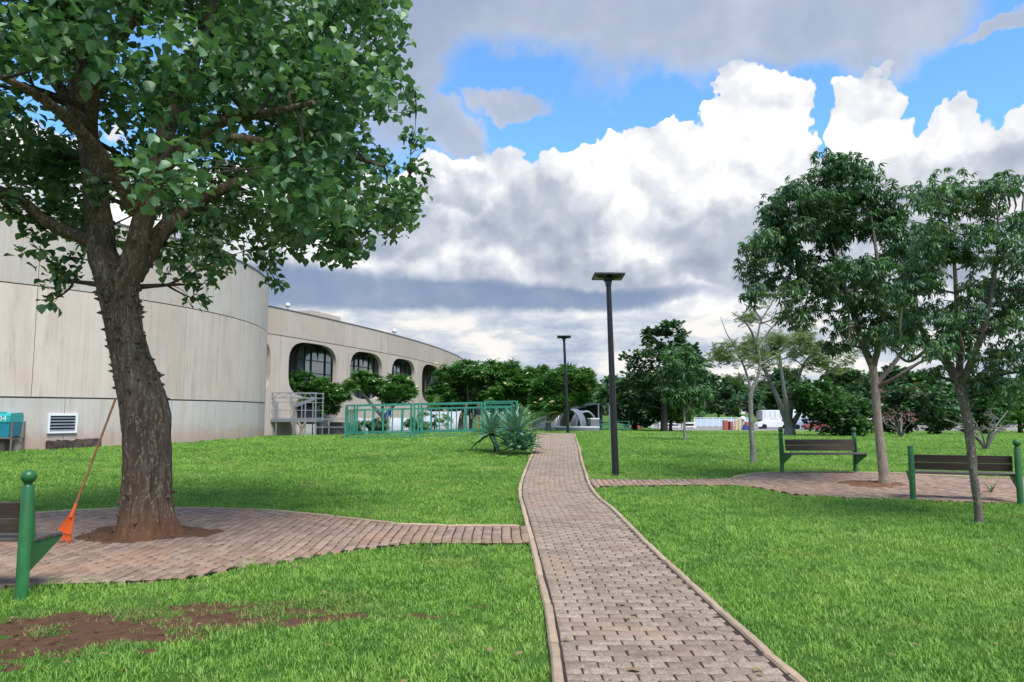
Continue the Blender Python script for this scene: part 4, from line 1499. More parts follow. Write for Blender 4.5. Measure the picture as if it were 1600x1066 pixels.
# ------------------------------------------------------------------ vegetation
L_ROUND = (np.array([(0, 0, 0), (-.36, .14, .07), (-.52, .48, .15), (-.30, .84, .04), (0, 1.12, -.20), (.30, .84, .04), (.52, .48, .15), (.36, .14, .07), (0, .5, -.03)]),
           np.array([(0, 8, 1), (1, 8, 2), (2, 8, 3), (3, 8, 4), (4, 8, 5), (5, 8, 6), (6, 8, 7), (7, 8, 0)]))
L_LANCE = (np.array([(0, 0, 0), (-.13, .35, .03), (.13, .35, .03), (-.11, .7, -.03), (.11, .7, -.03), (0, 1, -.14)]),
           np.array([(0, 2, 1), (1, 2, 4), (1, 4, 3), (3, 4, 5)]))
L_CARD = (np.array([(0, 0, 0), (-.36, .5, .06), (0, 1.0, -.06), (.36, .5, .06)]), np.array([(0, 3, 1), (1, 3, 2)]))
def whorl(leaf, n, pitch, droop, jit, seed):
    """n leaves round one shoot"""
    r = np.random.default_rng(seed)
    V, F = [], []
    for i in range(n):
        a = 2 * math.pi * i / n + r.uniform(-jit, jit)
        p = pitch + r.uniform(-.25, .25)
        v = leaf[0].copy() * np.array([1, r.uniform(.8, 1.15), 1])
        t = v[:, 1].copy()
        v[:, 2] -= droop * t * t
        c, s = math.cos(p), math.sin(p)
        y, z = v[:, 1] * c - v[:, 2] * s, v[:, 1] * s + v[:, 2] * c
        x = v[:, 0]
        ca, sa = math.cos(a), math.sin(a)
        V.append(np.stack([x * ca - y * sa, x * sa + y * ca, z], 1))
        F.append(leaf[1] + i * len(leaf[0]))
    return np.concatenate(V), np.concatenate(F)
W_HANG = whorl(L_LANCE, 7, -0.25, 0.45, .3, 1)          # hanging leaflets of the slim trees
W_ROSE = whorl(L_LANCE, 9, 0.45, 0.35, .25, 2)          # frangipani rosette
L_FEATH = (np.concatenate([L_LANCE[0] * np.array([.55, .34, 1]) @ np.array([[math.cos(a), math.sin(a), 0], [-math.sin(a), math.cos(a), 0], [0, 0, 1]]) + np.array([0, t, 0])
                           for t in (0.1, 0.3, 0.5, 0.7, 0.88) for a in (1.1, -1.1)]),
           np.concatenate([L_LANCE[1] + 6 * i for i in range(10)]))

def scatter(pts, size, tpl, rng, tilt=(-0.5, 0.9), normal=None, size_var=0.35):
    """copies of a leaf template at the points, turned every way"""
    n = len(pts)
    v, f = tpl
    yaw = rng.uniform(0, 2 * math.pi, n)
    pit = rng.uniform(tilt[0], tilt[1], n)
    rol = rng.normal(0, 0.45, n)
    s = size * rng.uniform(1 - size_var, 1 + size_var, n)
    cr, sr = np.cos(rol)[:, None], np.sin(rol)[:, None]
    x, y, z = v[None, :, 0], v[None, :, 1], v[None, :, 2]
    x1, z1 = x * cr + z * sr, -x * sr + z * cr
    cp, sp = np.cos(pit)[:, None], np.sin(pit)[:, None]
    y2, z2 = y * cp - z1 * sp, y * sp + z1 * cp
    cy, sy = np.cos(yaw)[:, None], np.sin(yaw)[:, None]
    x3, y3 = x1 * cy - y2 * sy, x1 * sy + y2 * cy
    V = np.stack([x3, y3, z2], 2) * s[:, None, None] + pts[:, None, :]
    F = f[None] + (np.arange(n) * len(v))[:, None, None]
    return V.reshape(-1, 3), F.reshape(-1, f.shape[1])

def ball_points(c, r, n, rng, flat=1.0, shell=0.5):
    d = rng.normal(size=(n, 3))
    d /= np.linalg.norm(d, axis=1)[:, None]
    rr = r * rng.uniform(0, 1, n) ** shell
    return np.array(c)[None] + d * rr[:, None] * np.array([1, 1, flat])

def bez(a, b, c, n):
    return [a.lerp(b, t).lerp(b.lerp(c, t), t) for t in [i / n for i in range(n + 1)]]

def grow(root, stems, clumps, rng, bark, rad, twig=0.012, sag=0.15, twigs=3, name='branches', n=6):
    """branches from the nearest stem point to every clump of leaves, with twigs"""
    m = MB()
    nodes = [(Vector(p), r) for st in stems for p, r in st]
    for c, cr in clumps:
        c = Vector(c)
        # prefer nodes below the clump
        best = min(nodes, key=lambda q: (q[0] - c).length + 1.3 * max(0, q[0].z - c.z + 0.1))
        a = best[0]
        mid = a.lerp(c, 0.5) + Vector((rng.normal(0, .08), rng.normal(0, .08), sag * (c - a).length))
        pts = bez(a, mid, c, n)
        r0 = min(rad, best[1] * 0.6)
        m.tube(pts, [r0 + (twig - r0) * (i / n) for i in range(n + 1)], 6, cap=False)
        nodes.append((pts[n // 2 + 1], r0 * 0.6))
        for _ in range(twigs):
            e = Vector(ball_points(c, cr * 0.85, 1, rng)[0])
            s = pts[int(rng.integers(n // 2, n))]
            m.tube(bez(s, s.lerp(e, .5) + Vector((0, 0, .06)), e, 3), [twig, twig * .8, twig * .6, twig * .4], 4, cap=False)
    return m.build(name, bark, root, smooth=True)

def trunk_mesh(m, pts, seg=16, sub=5, rough=0.05, freq=2.5, seed=0.0):
    """smooth tapered trunk through (point, radius) with an uneven skin"""
    P_ = [Vector(p) for p, r in pts]
    Rr = [r for p, r in pts]
    def cr(t, arr):
        n = len(arr)
        i = min(int(t), n - 2)
        f = t - i
        p0, p1, p2, p3 = arr[max(i - 1, 0)], arr[i], arr[i + 1], arr[min(i + 2, n - 1)]
        return 0.5 * ((2 * p1) + (p2 - p0) * f + (2 * p0 - 5 * p1 + 4 * p2 - p3) * f * f + (3 * p1 - p0 - 3 * p2 + p3) * f ** 3)
    n = (len(pts) - 1) * sub
    q = [cr(i / sub, P_) for i in range(n + 1)]
    r = [max(0.004, cr(i / sub, Rr)) for i in range(n + 1)]
    b = len(m.v)
    m.tube(q, r, seg)
    if rough:
        for i in range(b, len(m.v)):
            k = (i - b) // seg
            v = Vector(m.v[i])
            c = q[min(k, n)]
            d = v - c
            f = 1 + rough * mnoise.fractal(Vector((v.x * freq * 3, v.y * freq * 3, v.z * freq)) + Vector((seed, 0, 0)), 0.7, 2.0, 4) * 1.6
            m.v[i] = tuple(c + d * f)
    return [(p, rr) for p, rr in zip(q, r)]

F_MAIN = foliage('round_leaf', (0.040, 0.105, 0.050), (0.100, 0.210, 0.095), (0.245, 0.375, 0.195), trans=0.32, rough=0.40, spec=0.5)
F_SLIM = foliage('slim_leaf', (0.038, 0.096, 0.042), (0.078, 0.170, 0.068), (0.155, 0.250, 0.092), trans=0.30, rough=0.4)
F_FRANGI = foliage('frangipani_leaf', (0.028, 0.095, 0.020), (0.062, 0.175, 0.032), (0.150, 0.290, 0.060), trans=0.30, rough=0.38)
F_DARK = foliage('dark_leaf', (0.030, 0.078, 0.036), (0.060, 0.135, 0.056), (0.115, 0.200, 0.075), trans=0.25)
F_MID = foliage('mid_leaf', (0.032, 0.088, 0.030), (0.064, 0.155, 0.045), (0.125, 0.225, 0.060), trans=0.3)
F_LIGHT = foliage('light_leaf', (0.040, 0.110, 0.018), (0.095, 0.210, 0.030), (0.190, 0.310, 0.050), trans=0.35)
F_OLIVE = foliage('olive_leaf', (0.085, 0.140, 0.050), (0.160, 0.225, 0.080), (0.250, 0.315, 0.125), trans=0.35)
F_AGAVE = foliage('agave_leaf', (0.065, 0.160, 0.105), (0.125, 0.260, 0.170), (0.240, 0.390, 0.270), trans=0.12, rough=0.5)
F_FLOWER = foliage('cream_flower', (0.55, 0.52, 0.25), (0.75, 0.72, 0.45), (0.85, 0.84, 0.70), trans=0.2)
F_RED = foliage('red_flower', (0.35, 0.03, 0.04), (0.55, 0.05, 0.07), (0.65, 0.12, 0.10), trans=0.2)
F_BROWN = foliage('dry_pod', (0.06, 0.032, 0.018), (0.12, 0.070, 0.040), (0.22, 0.15, 0.09), trans=0.1, rough=0.7)
B_MAIN = mat_bark('thorny_bark', (0.042, 0.029, 0.019), (0.108, 0.078, 0.053), (0.215, 0.170, 0.122), 1.0, red_z=0.02)
B_PALE = mat_bark('pale_bark', (0.15, 0.115, 0.085), (0.25, 0.20, 0.155), (0.36, 0.30, 0.24), 2.2, lichen=0.25)
B_LICHEN = mat_bark('lichen_bark', (0.060, 0.050, 0.038), (0.120, 0.100, 0.078), (0.22, 0.19, 0.15), 2.4, lichen=0.75)
B_LIMB = mat_bark('limb_bark', (0.060, 0.048, 0.038), (0.115, 0.095, 0.076), (0.19, 0.16, 0.13), 2.4, lichen=0.2)
B_DARK = mat_bark('branch_bark', (0.022, 0.018, 0.014), (0.055, 0.045, 0.036), (0.11, 0.092, 0.075), 2.0)
B_GREY = mat_bark('grey_bark', (0.10, 0.095, 0.085), (0.19, 0.18, 0.16), (0.30, 0.285, 0.255), 2.0)

def build_main_tree():
    rng = np.random.default_rng(21)
    base = G(229, 842)
    D = base.y
    root = empty('thorny_tree', base)
    tag(root, 'big leaning thorny tree with broad round leaves standing in the brick paving', 'tree')
    o = Vector(base)
    def q(px, py, dy=0.0):
        return P(px, py, D + dy) - o
    m = MB()
    st0 = [(Vector((0.0, 0, -0.12)), 0.43), (Vector((0, 0, 0.03)), 0.375), (q(229, 815), 0.318), (q(229, 770), 0.280), (q(230, 700), 0.268), (q(226, 640), 0.275),
           (q(213, 590), 0.242), (q(200, 540), 0.212), (q(190, 490), 0.210), (q(185, 450), 0.230), (q(184, 418), 0.215)]
    tr = trunk_mesh(m, st0, seg=72, sub=16, rough=0.0)
    # root flare, fissures and the swollen burl on the right
    seg = 72
    burl = q(262, 640, -0.1)
    for i in range(len(m.v)):
        v = Vector(m.v[i])
        k = min(i // seg, len(tr) - 1)
        c = tr[k][0]
        d = v - c
        an = math.atan2(d.y, d.x)
        ridge = abs(mnoise.noise(Vector((math.cos(an) * 5.5 + 0.5 * math.sin(v.z * 1.2), math.sin(an) * 5.5, v.z * 0.75))))
        f = 1 - 0.075 * (1 - min(1, ridge * 5)) + 0.05 * mnoise.fractal(Vector((v.x * 7, v.y * 7, v.z * 3.5)), 0.8, 2, 4)
        fl = math.exp(-max(v.z, 0) / 0.13)
        f *= 1 + fl * 0.20 * (math.sin(an * 5 + 0.6) * 0.5 + 0.5 + 0.3 * math.sin(an * 3))
        bd = (v - burl).length
        f += 0.13 * math.exp(-(bd / 0.20) ** 2)
        m.v[i] = tuple(c + d * f)
    stems = [tr[40:]]
    def stem(pts, seg=20, sub=8, r=0.07, sd=0.0):
        s = trunk_mesh(m, pts, seg, sub, r, 3.0, sd)
        stems.append(s)
        return s
    stem([(q(175, 440), 0.19), (q(160, 395), 0.168), (q(153, 330, .05), 0.152), (q(145, 260, .1), 0.138), (q(133, 190, .1), 0.125), (q(122, 110, .1), 0.13), (q(118, 20, .1), 0.10), (q(126, -90, .1), 0.07), (q(140, -200, 0), .03)], sd=1)
    stem([(q(197, 440), 0.17), (q(210, 400, -.05), 0.14), (q(222, 350, -.05), 0.125), (q(236, 300, -.1), 0.118), (q(246, 250, -.1), 0.105), (q(268, 180, 0), 0.11), (q(300, 100, .1), 0.085), (q(330, 10, .1), 0.06), (q(345, -90, .1), .03)], sd=5)
    stem([(q(205, 430, .1), 0.16), (q(236, 385, .25), 0.125), (q(275, 340, .5), 0.10), (q(340, 300, .8), 0.08), (q(420, 265, 1.0), 0.06), (q(500, 240, 1.2), 0.04)], 14, sd=9)
    stem([(q(212, 330, -.1), 0.11), (q(180, 270, -.6), 0.085), (q(120, 200, -1.1), 0.07), (q(60, 150, -1.6), 0.05), (q(0, 120, -2.0), .03)], 12, sd=11)
    stem([(q(150, 380), 0.10), (q(112, 365, -.1), 0.075), (q(70, 345, -.1), 0.065), (q(30, 310, -.2), 0.055), (q(-40, 280, -.2), .04)], 12, sd=13)
    stem([(q(240, 280, -.1), 0.10), (q(290, 225, -.6), 0.08), (q(350, 190, -1.1), 0.06), (q(430, 175, -1.5), 0.045), (q(490, 160, -1.8), .025)], 12, sd=15)
    stem([(q(250, 240, -.1), 0.09), (q(330, 215, .2), 0.075), (q(430, 225, .3), 0.055), (q(530, 240, .3), 0.04), (q(600, 260, .3), .02)], 12, sd=17)
    stem([(q(140, 220, .1), 0.09), (q(150, 120, -.7), 0.07), (q(190, 60, -1.4), 0.05), (q(220, 20, -2.0), .03)], 12, sd=19)
    stem([(q(135, 200, .1), 0.09), (q(80, 120, .6), 0.07), (q(20, 60, 1.2), 0.05), (q(-40, 20, 1.6), .03)], 12, sd=23)
    m.build('trunk', B_MAIN, root, smooth=True)
    # thorns
    t = MB()
    pool = [(p, r) for s in stems[:3] for p, r in s] + [(p, r) for p, r in tr]
    for i in range(210):
        if i < 120:
            p, r = tr[int(rng.integers(90, len(tr)))]
        else:
            p, r = pool[int(rng.integers(0, len(pool)))]
        if r < 0.1:
            continue
        an = rng.uniform(0, 2 * math.pi)
        d = Vector((math.cos(an), math.sin(an), rng.uniform(-.1, .25))).normalized()
        a = p + d * r * 0.93 + Vector((0, 0, rng.uniform(-.04, .04)))
        ln = rng.uniform(0.012, 0.055)
        t.tube([a, a + d * (0.03 + ln * 0.4), a + d * (0.03 + ln)], [0.034, 0.017, 0.004], 6, cap=False)
    th = t.build('thorns', B_MAIN, root)
    th['kind'] = 'stuff'
    # crown
    cen = Vector((0.05, 0.0, 5.05))
    clumps = []
    while len(clumps) < 222:
        v = rng.normal(size=3)
        v /= np.linalg.norm(v)
        rr = rng.uniform(0.25, 1) ** 0.45
        c = cen + Vector((v[0] * 3.0 * rr, v[1] * 3.0 * rr, v[2] * 3.1 * rr))
        hor = math.hypot(c.x, c.y)
        if c.z < 2.85 + 0.30 * hor + 0.30 * max(0, c.y):
            continue
        if hor < 0.9 and c.z < 4.6:
            continue
        if -1.15 < c.x < 1.0 and c.y < 0.9 and c.z < 5.0 - 0.55 * c.y * (c.y < 0) * 0 + 0.25 * abs(c.y):
            continue
        clumps.append((c, rng.uniform(0.34, 0.56)))
    # sprays hanging below the crown
    for px, py, dy, r in ((300, 445, .3, .22), (320, 420, .3, .30), (270, 410, .4, .28), (350, 400, .6, .34), (405, 390, .8, .32), (432, 440, .8, .16), (425, 410, .8, .2),
                          (310, 470, .3, .14), (92, 440, .1, .22), (80, 470, .1, .13), (60, 395, .1, .26), (115, 405, .2, .24), (40, 345, 0, .22), (10, 320, 0, .2),
                          (455, 365, .6, .34), (520, 350, .5, .38), (580, 340, .4, .36), (620, 330, .3, .32), (640, 300, .2, .30), (648, 255, .1, .26), (650, 215, .1, .22),
                          (648, 165, .1, .16), (643, 140, .1, .10), (560, 330, -.4, .3), (150, 285, -.35, .22), (155, 305, -.35, .18), (600, 60, .1, .4), (590, 10, .1, .45), (610, 110, .1, .34),
                          (250, 400, .5, .22), (380, 330, .7, .4), (470, 300, .7, .45), (350, 120, -1.9, .4), (210, 110, -2.1, .4), (100, 90, -2.2, .42), (40, 60, -2.2, .42),
                          (30, 300, .3, .3), (62, 332, .3, .28), (20, 258, .4, .32), (92, 328, .3, .26), (108, 296, .5, .28), (60, 280, .6, .3), (95, 255, .6, .3), (70, 360, .2, .24), (100, 425, .2, .2), (272, 330, .6, .28), (300, 352, .6, .28), (290, 300, .7, .3), (340, 352, .7, .28), (262, 285, .7, .26), (330, 385, .5, .24), (285, 380, .5, .24),
                          (130, 40, -2.3, .4), (260, 190, -1.8, .34), (300, 200, -1.8, .3), (460, 140, -1.6, .42), (520, 130, -1.2, .4), (400, 60, -1.8, .42)):
        clumps.append((q(px, py, dy), r))
    grow(root, stems, clumps, rng, B_DARK, 0.05, twig=0.007, sag=0.06, twigs=4)
    pts = []
    for c, r in clumps:
        n = int(112 * (r / 0.45) ** 2.2) + 8
        pts.append(ball_points(c, r, n, rng, 0.8, 0.42))
    pts = np.concatenate(pts)
    # the leaves that show largest are objects of their own
    wp = pts + np.array(o)[None]
    dist = np.linalg.norm(wp - np.array([0, 0, CAM_H]), axis=1)
    vis = (np.abs(wp[:, 0]) < 0.69 * wp[:, 1]) & ((wp[:, 2] - CAM_H) / wp[:, 1] < 0.555) & (wp[:, 0] < 0)
    idx = np.argsort(dist + np.where(vis, 0, 50))
    near, rest = idx[:300], idx[300:]
    V, F = scatter(pts[rest], 0.092, L_ROUND, rng, (-1.35, 0.5))
    cr = obj('crown', V, F, F_MAIN, root, smooth=True)
    cr['kind'] = 'stuff'
    lm = []
    for k in range(5):
        r = np.random.default_rng(k)
        v = L_ROUND[0].copy()
        v[:, 2] += r.uniform(-.05, .05, len(v))
        v[:, 0] *= r.uniform(.85, 1.1)
        lm.append(mesh_from('leaf', v, L_ROUND[1], F_MAIN, True))
    for i, j in enumerate(near):
        l = bpy.data.objects.new('leaf', lm[i % 5])
        l.location = pts[j]
        l.rotation_euler = (rng.uniform(-1.35, 0.5), rng.normal(0, .45), rng.uniform(0, 6.28))
        s = 0.100 * rng.uniform(.7, 1.35)
        l.scale = (s, s, s)
        link(l, root)
    print('main leaves', len(pts))
build_main_tree()

def build_slim_tree(label, base, D, stem_px, rads, limbs, crown_px, bark, seed, leaf=0.19, per=46, crad=(0.36, 0.52), jit=1.2, pods=()):
    rng = np.random.default_rng(seed)
    root = empty('slim_tree', base)
    tag(root, label, 'tree', 'slim dark-leaved trees on the right')
    o = Vector(base)
    q = lambda px, py, dy=0.0: P(px, py, D + dy) - o
    m = MB()
    pts = [(Vector((0, 0, -0.08)), rads[0] * 1.5), (Vector((0, 0, 0.04)), rads[0] * 1.15)] + [(q(*p), r) for p, r in zip(stem_px, rads)]
    stems = [trunk_mesh(m, pts, 24, 8, 0.06, 5.0, seed)[16:]]
    m.build('trunk', bark, root, smooth=True)
    m = MB()
    for lb in limbs:
        stems.append(trunk_mesh(m, [(q(*p[:-1]), p[-1] * 0.72) for p in lb], 10, 6, 0.06, 5.0, seed + 3))
    m.build('limbs', B_LIMB, root, smooth=True)
    clumps = []
    for (px, py) in crown_px:
        dy = rng.uniform(-jit, jit)
        clumps.append((q(px, py, dy * 0.8), rng.uniform(*crad)))
        # fill the volume of the crown behind and before
        clumps.append((q(px + rng.normal(0, 16), py + rng.normal(0, 14), -dy * 0.9), rng.uniform(*crad) * 0.85))
        clumps.append((q(px + rng.normal(0, 22), py + rng.normal(0, 20), dy * rng.uniform(-.6, .6)), rng.uniform(*crad) * 0.8))
    grow(root, stems, clumps, rng, B_DARK, 0.035, twig=0.006, sag=0.05, twigs=3)
    P2 = np.concatenate([ball_points(c, r, int(per * (r / 0.45) ** 2.2) + 4, rng, 0.75, 0.45) for c, r in clumps])
    V, F = scatter(P2, leaf, W_HANG, rng, (-0.5, 0.5), size_var=0.3)
    cr = obj('crown', V, F, F_SLIM, root)
    cr['kind'] = 'stuff'
    mp = None
    for (px, py, dy, ln) in pods:
        a = q(px, py, dy)
        m = MB()
        sw = rng.uniform(-.05, .05)
        m.tube([a, a + Vector((sw, 0, -ln * .4)), a + Vector((sw * 1.6, 0, -ln * .75)), a + Vector((sw * 0.6, 0, -ln))], [0.006, 0.014, 0.013, 0.004], 6)
        m.build('seed_pod', F_BROWN, root, smooth=True)
    return root

bA = G(1382, 762)
build_slim_tree('slim pale-trunked tree growing from the far brick paving', bA, bA.y,
    [(1381, 740), (1375, 690), (1370, 640), (1366, 590), (1360, 560)], [0.098, 0.080, 0.076, 0.076, 0.072],
    [[(1362, 570, 0, .10), (1345, 530, .1, .085), (1330, 480, .2, .07), (1310, 420, .3, .055), (1290, 360, .3, .04), (1280, 310, .2, .02)],
     [(1364, 575, 0, .09), (1375, 530, -.2, .075), (1380, 470, -.4, .06), (1370, 400, -.5, .045), (1360, 330, -.4, .025)],
     [(1368, 600, 0, .075), (1395, 570, .3, .06), (1420, 530, .5, .045), (1430, 470, .7, .03)],
     [(1369, 605, 0, .06), (1400, 590, -.3, .05), (1440, 565, -.5, .035), (1470, 560, -.6, .02)],
     [(1330, 480, .2, .05), (1290, 450, 0, .04), (1240, 420, -.2, .03), (1190, 400, -.3, .015)]],
    [(1310, 268), (1275, 282), (1345, 270), (1243, 305), (1216, 318), (1290, 315), (1335, 310), (1375, 300), (1205, 350), (1250, 352), (1300, 365), (1350, 360), (1395, 345),
     (1182, 392), (1215, 395), (1265, 405), (1315, 420), (1365, 415), (1405, 400), (1205, 438), (1238, 455), (1255, 485), (1295, 465), (1340, 470), (1385, 465), (1310, 510), (1355, 525), (1395, 515),
     (1325, 340), (1285, 440), (1345, 440), (1270, 330), (1375, 350), (1230, 375), (1425, 440), (1420, 370), (1415, 490)],
    B_PALE, 31, leaf=0.115, per=80, crad=(0.28, 0.46), pods=[(1300, 380, -.8, .5), (1355, 395, -1, .45), (1330, 500, -1, .5)])
bB = G(1530, 820)
build_slim_tree('nearer slim tree with lichen on its crooked trunk, in front of the bench', bB, bB.y,
    [(1528, 790), (1521, 740), (1516, 690), (1508, 640), (1500, 605), (1492, 585)], [0.052, 0.051, 0.056, 0.062, 0.066, 0.062],
    [[(1496, 595, 0, .085), (1478, 565, .1, .075), (1455, 540, .2, .06), (1435, 500, .3, .04), (1430, 440, .3, .02)],
     [(1500, 605, 0, .075), (1515, 570, -.2, .06), (1535, 520, -.3, .05), (1550, 450, -.4, .04), (1560, 370, -.4, .025), (1555, 300, -.3, .012)],
     [(1498, 595, 0, .07), (1500, 540, .2, .06), (1495, 470, .4, .045), (1490, 400, .5, .03), (1480, 330, .5, .015)],
     [(1505, 610, 0, .055), (1545, 575, .3, .045), (1590, 540, .5, .03), (1640, 500, .6, .02)],
     [(1455, 540, .2, .04), (1420, 565, .5, .03), (1395, 545, .7, .018)]],
    [(1450, 300), (1485, 285), (1530, 292), (1575, 290), (1515, 330), (1470, 345), (1555, 355), (1610, 345), (1445, 385), (1490, 388), (1540, 405), (1595, 405), (1425, 430), (1465, 445),
     (1510, 455), (1560, 452), (1615, 455), (1435, 495), (1480, 500), (1530, 505), (1580, 505), (1635, 500), (1460, 545), (1510, 550), (1555, 560), (1600, 555), (1650, 430), (1660, 360),
     (1540, 590), (1580, 585), (1420, 455), (1415, 520)],
    B_LICHEN, 41, leaf=0.09, per=90, crad=(0.22, 0.36), jit=1.0,
    pods=[(1578, 285, -.6, .42), (1570, 290, -.6, .36), (1465, 300, -.5, .3), (1410, 480, -.7, .4), (1500, 520, -.8, .32), (1600, 300, -.4, .4)])

# ------------------------------------------------------------------ trees further off
def crown_tree(name, label, base, spec, mat, bark, seed, leaf=0.3, tpl=L_CARD, trunk_r=0.15, trunk_pts=None, tilt=(-0.6, 0.9), group=None, cat='tree',
               flowers=None, per=60, twigs=1, limb=0.07, flat=0.75, shell=0.45, crad=None):
    """spec: list of (centre offset xyz, radii xyz, clumps)"""
    rng = np.random.default_rng(seed)
    root = empty(name, base)
    tag(root, label, cat, group)
    m = MB()
    stems = []
    for tp in (trunk_pts or [[((0, 0, -0.1), trunk_r * 1.4), ((0, 0, 0.4), trunk_r), ((0.05, 0, spec[0][0][2] * 0.8), trunk_r * 0.6)]]):
        stems.append(trunk_mesh(m, [(Vector(p), r) for p, r in tp], 10, 5, 0.06, 3.0, seed))
    m.build('trunk', bark, root, smooth=True)
    clumps = []
    for c, r, n in spec:
        for _ in range(n):
            v = rng.normal(size=3)
            v /= np.linalg.norm(v)
            k = rng.uniform(0.15, 1) ** 0.4
            p = Vector(c) + Vector((v[0] * r[0] * k, v[1] * r[1] * k, v[2] * r[2] * k))
            clumps.append((p, (crad or min(r) * 0.34) * rng.uniform(.75, 1.25)))
    grow(root, stems, clumps, rng, bark, limb, twig=0.014, sag=0.10, twigs=twigs, n=4)
    pts = np.concatenate([ball_points(c, r, max(4, int(per * rng.uniform(.7, 1.3))), rng, flat, shell) for c, r in clumps])
    V, F = scatter(pts, leaf, tpl, rng, tilt)
    cr = obj('crown', V, F, mat, root)
    if flowers:
        fm, fn, fs = flowers
        fp = pts[rng.integers(0, len(pts), fn)] + rng.normal(0, leaf * 0.5, (fn, 3)) + np.array([0, 0, leaf * .55])
        V, F = scatter(fp, fs, W_ROSE, rng, (-.4, .4))
        fl = obj('flowers', V, F, fm, root)
        fl['kind'] = 'stuff'
    return root

def px_off(base, D, px, py, dy=0.0):
    return tuple(P(px, py, D + dy) - Vector(base))
def pxr(w, D):
    return w * D / FPX

def frangipani(label, D, base_px, base_dx, crowns, seed, nfl=60, fork=True):
    b = foot(base_px, D)
    spec = []
    for px, py, rx, ry, n in crowns:
        spec.append((px_off(b, D, px, py), (pxr(rx, D), pxr(rx, D) * 0.9, pxr(ry, D)), n))
    H = max(0.9, min(c[0][2] for c in spec) - 0.5)
    tps = []
    rng = np.random.default_rng(seed)
    tps.append([((0, 0, -.1), .20), ((0, 0, .3), .15), ((0.05, 0, H * .55), .13)])
    for c, r, n in spec:
        for k in range(3):
            a = rng.uniform(0, 6.28)
            e = Vector(c) + Vector((math.cos(a) * r[0] * .5, math.sin(a) * r[1] * .5, -r[2] * .25))
            tps.append([((0.03, 0, H * .45), .11), (tuple(Vector((0, 0, H * .6)).lerp(e, .5) + Vector((0, 0, -.15))), .08), (tuple(e), .045)])
    return crown_tree('frangipani_tree', label, b, spec, F_FRANGI, B_GREY, seed, leaf=0.26, tpl=W_ROSE, trunk_pts=tps, tilt=(-.55, .55), group='frangipani trees before the long building',
                      flowers=(F_FLOWER, nfl * 3, 0.12), per=40, limb=0.05, crad=0.5, flat=.7)
frangipani('frangipani tree left of the green enclosure, beside the steel stair platform', 46, 487, 0, [(470, 603, 46, 20, 34), (510, 622, 34, 24, 22), (485, 640, 40, 18, 14)], 51, 70)
frangipani('small frangipani tree with two loose heads behind the green enclosure', 44, 600, 0, [(568, 600, 22, 17, 14), (615, 610, 36, 20, 24)], 52, 45)
frangipani('large frangipani tree in front of the far end of the facade', 46, 735, 0, [(712, 606, 36, 34, 42), (745, 590, 55, 26, 40), (715, 628, 46, 18, 16)], 53, 130)
frangipani('broad frangipani tree between the facade and the far lamp post', 45, 810, 0, [(795, 597, 52, 30, 48), (835, 603, 40, 30, 34), (780, 622, 40, 16, 14)], 54, 120)
frangipani('frangipani tree at the head of the path, forked low', 40, 856, 0, [(872, 608, 40, 34, 40), (905, 606, 30, 24, 20), (862, 628, 40, 20, 16)], 55, 90)

# the dark spreading tree right of the lamp
D = 62
b = foot(1035, D)
crown_tree('spreading_tree', 'tall dark spreading tree in the middle distance right of the near lamp', b,
    [(px_off(b, D, 1030, 580), (pxr(70, D), pxr(60, D), pxr(42, D)), 52), (px_off(b, D, 1040, 530), (pxr(34, D), pxr(34, D), pxr(26, D)), 18), (px_off(b, D, 1085, 560), (pxr(28, D), pxr(30, D), pxr(34, D)), 14),
     (px_off(b, D, 990, 610), (pxr(36, D), pxr(36, D), pxr(26, D)), 16)],
    F_DARK, B_DARK, 61, leaf=0.42, per=70, trunk_r=.3)
D = 66
b = foot(990, D)
crown_tree('round_tree', 'low rounded dark tree behind the second green barrier', b, [(px_off(b, D, 992, 640), (pxr(44, D), pxr(40, D), pxr(28, D)), 40)], F_MID, B_DARK, 62, leaf=0.4, per=60, trunk_r=.2)
D = 64
b = foot(1045, D)
crown_tree('light_tree', 'light yellow-green tree standing before the dark far trees', b, [(px_off(b, D, 1045, 640), (pxr(34, D), pxr(30, D), pxr(24, D)), 40)], F_LIGHT, B_DARK, 63, leaf=0.36, per=46, trunk_r=.14)
# young thin tree on the lawn
b = G(1070, 689)
D = b.y
crown_tree('young_tree', 'young thin tree with few leaves alone on the far lawn', b, [(px_off(b, D, 1062, 585), (pxr(26, D), pxr(24, D), pxr(44, D)), 20), (px_off(b, D, 1078, 620), (pxr(22, D), pxr(20, D), pxr(20, D)), 8)],
    F_MID, B_GREY, 64, leaf=0.24, tpl=W_HANG, per=16, limb=.03, flat=.8, crad=.35,
    trunk_pts=[[((0, 0, -.1), .065), ((0, 0, .5), .05), ((0, 0, 1.5), .042), ((-.1, 0, 2.6), .028), ((-.15, 0, 3.6), .012)], [((0, 0, .9), .03), ((.35, 0, 1.8), .02), ((.5, 0, 2.6), .010)]])
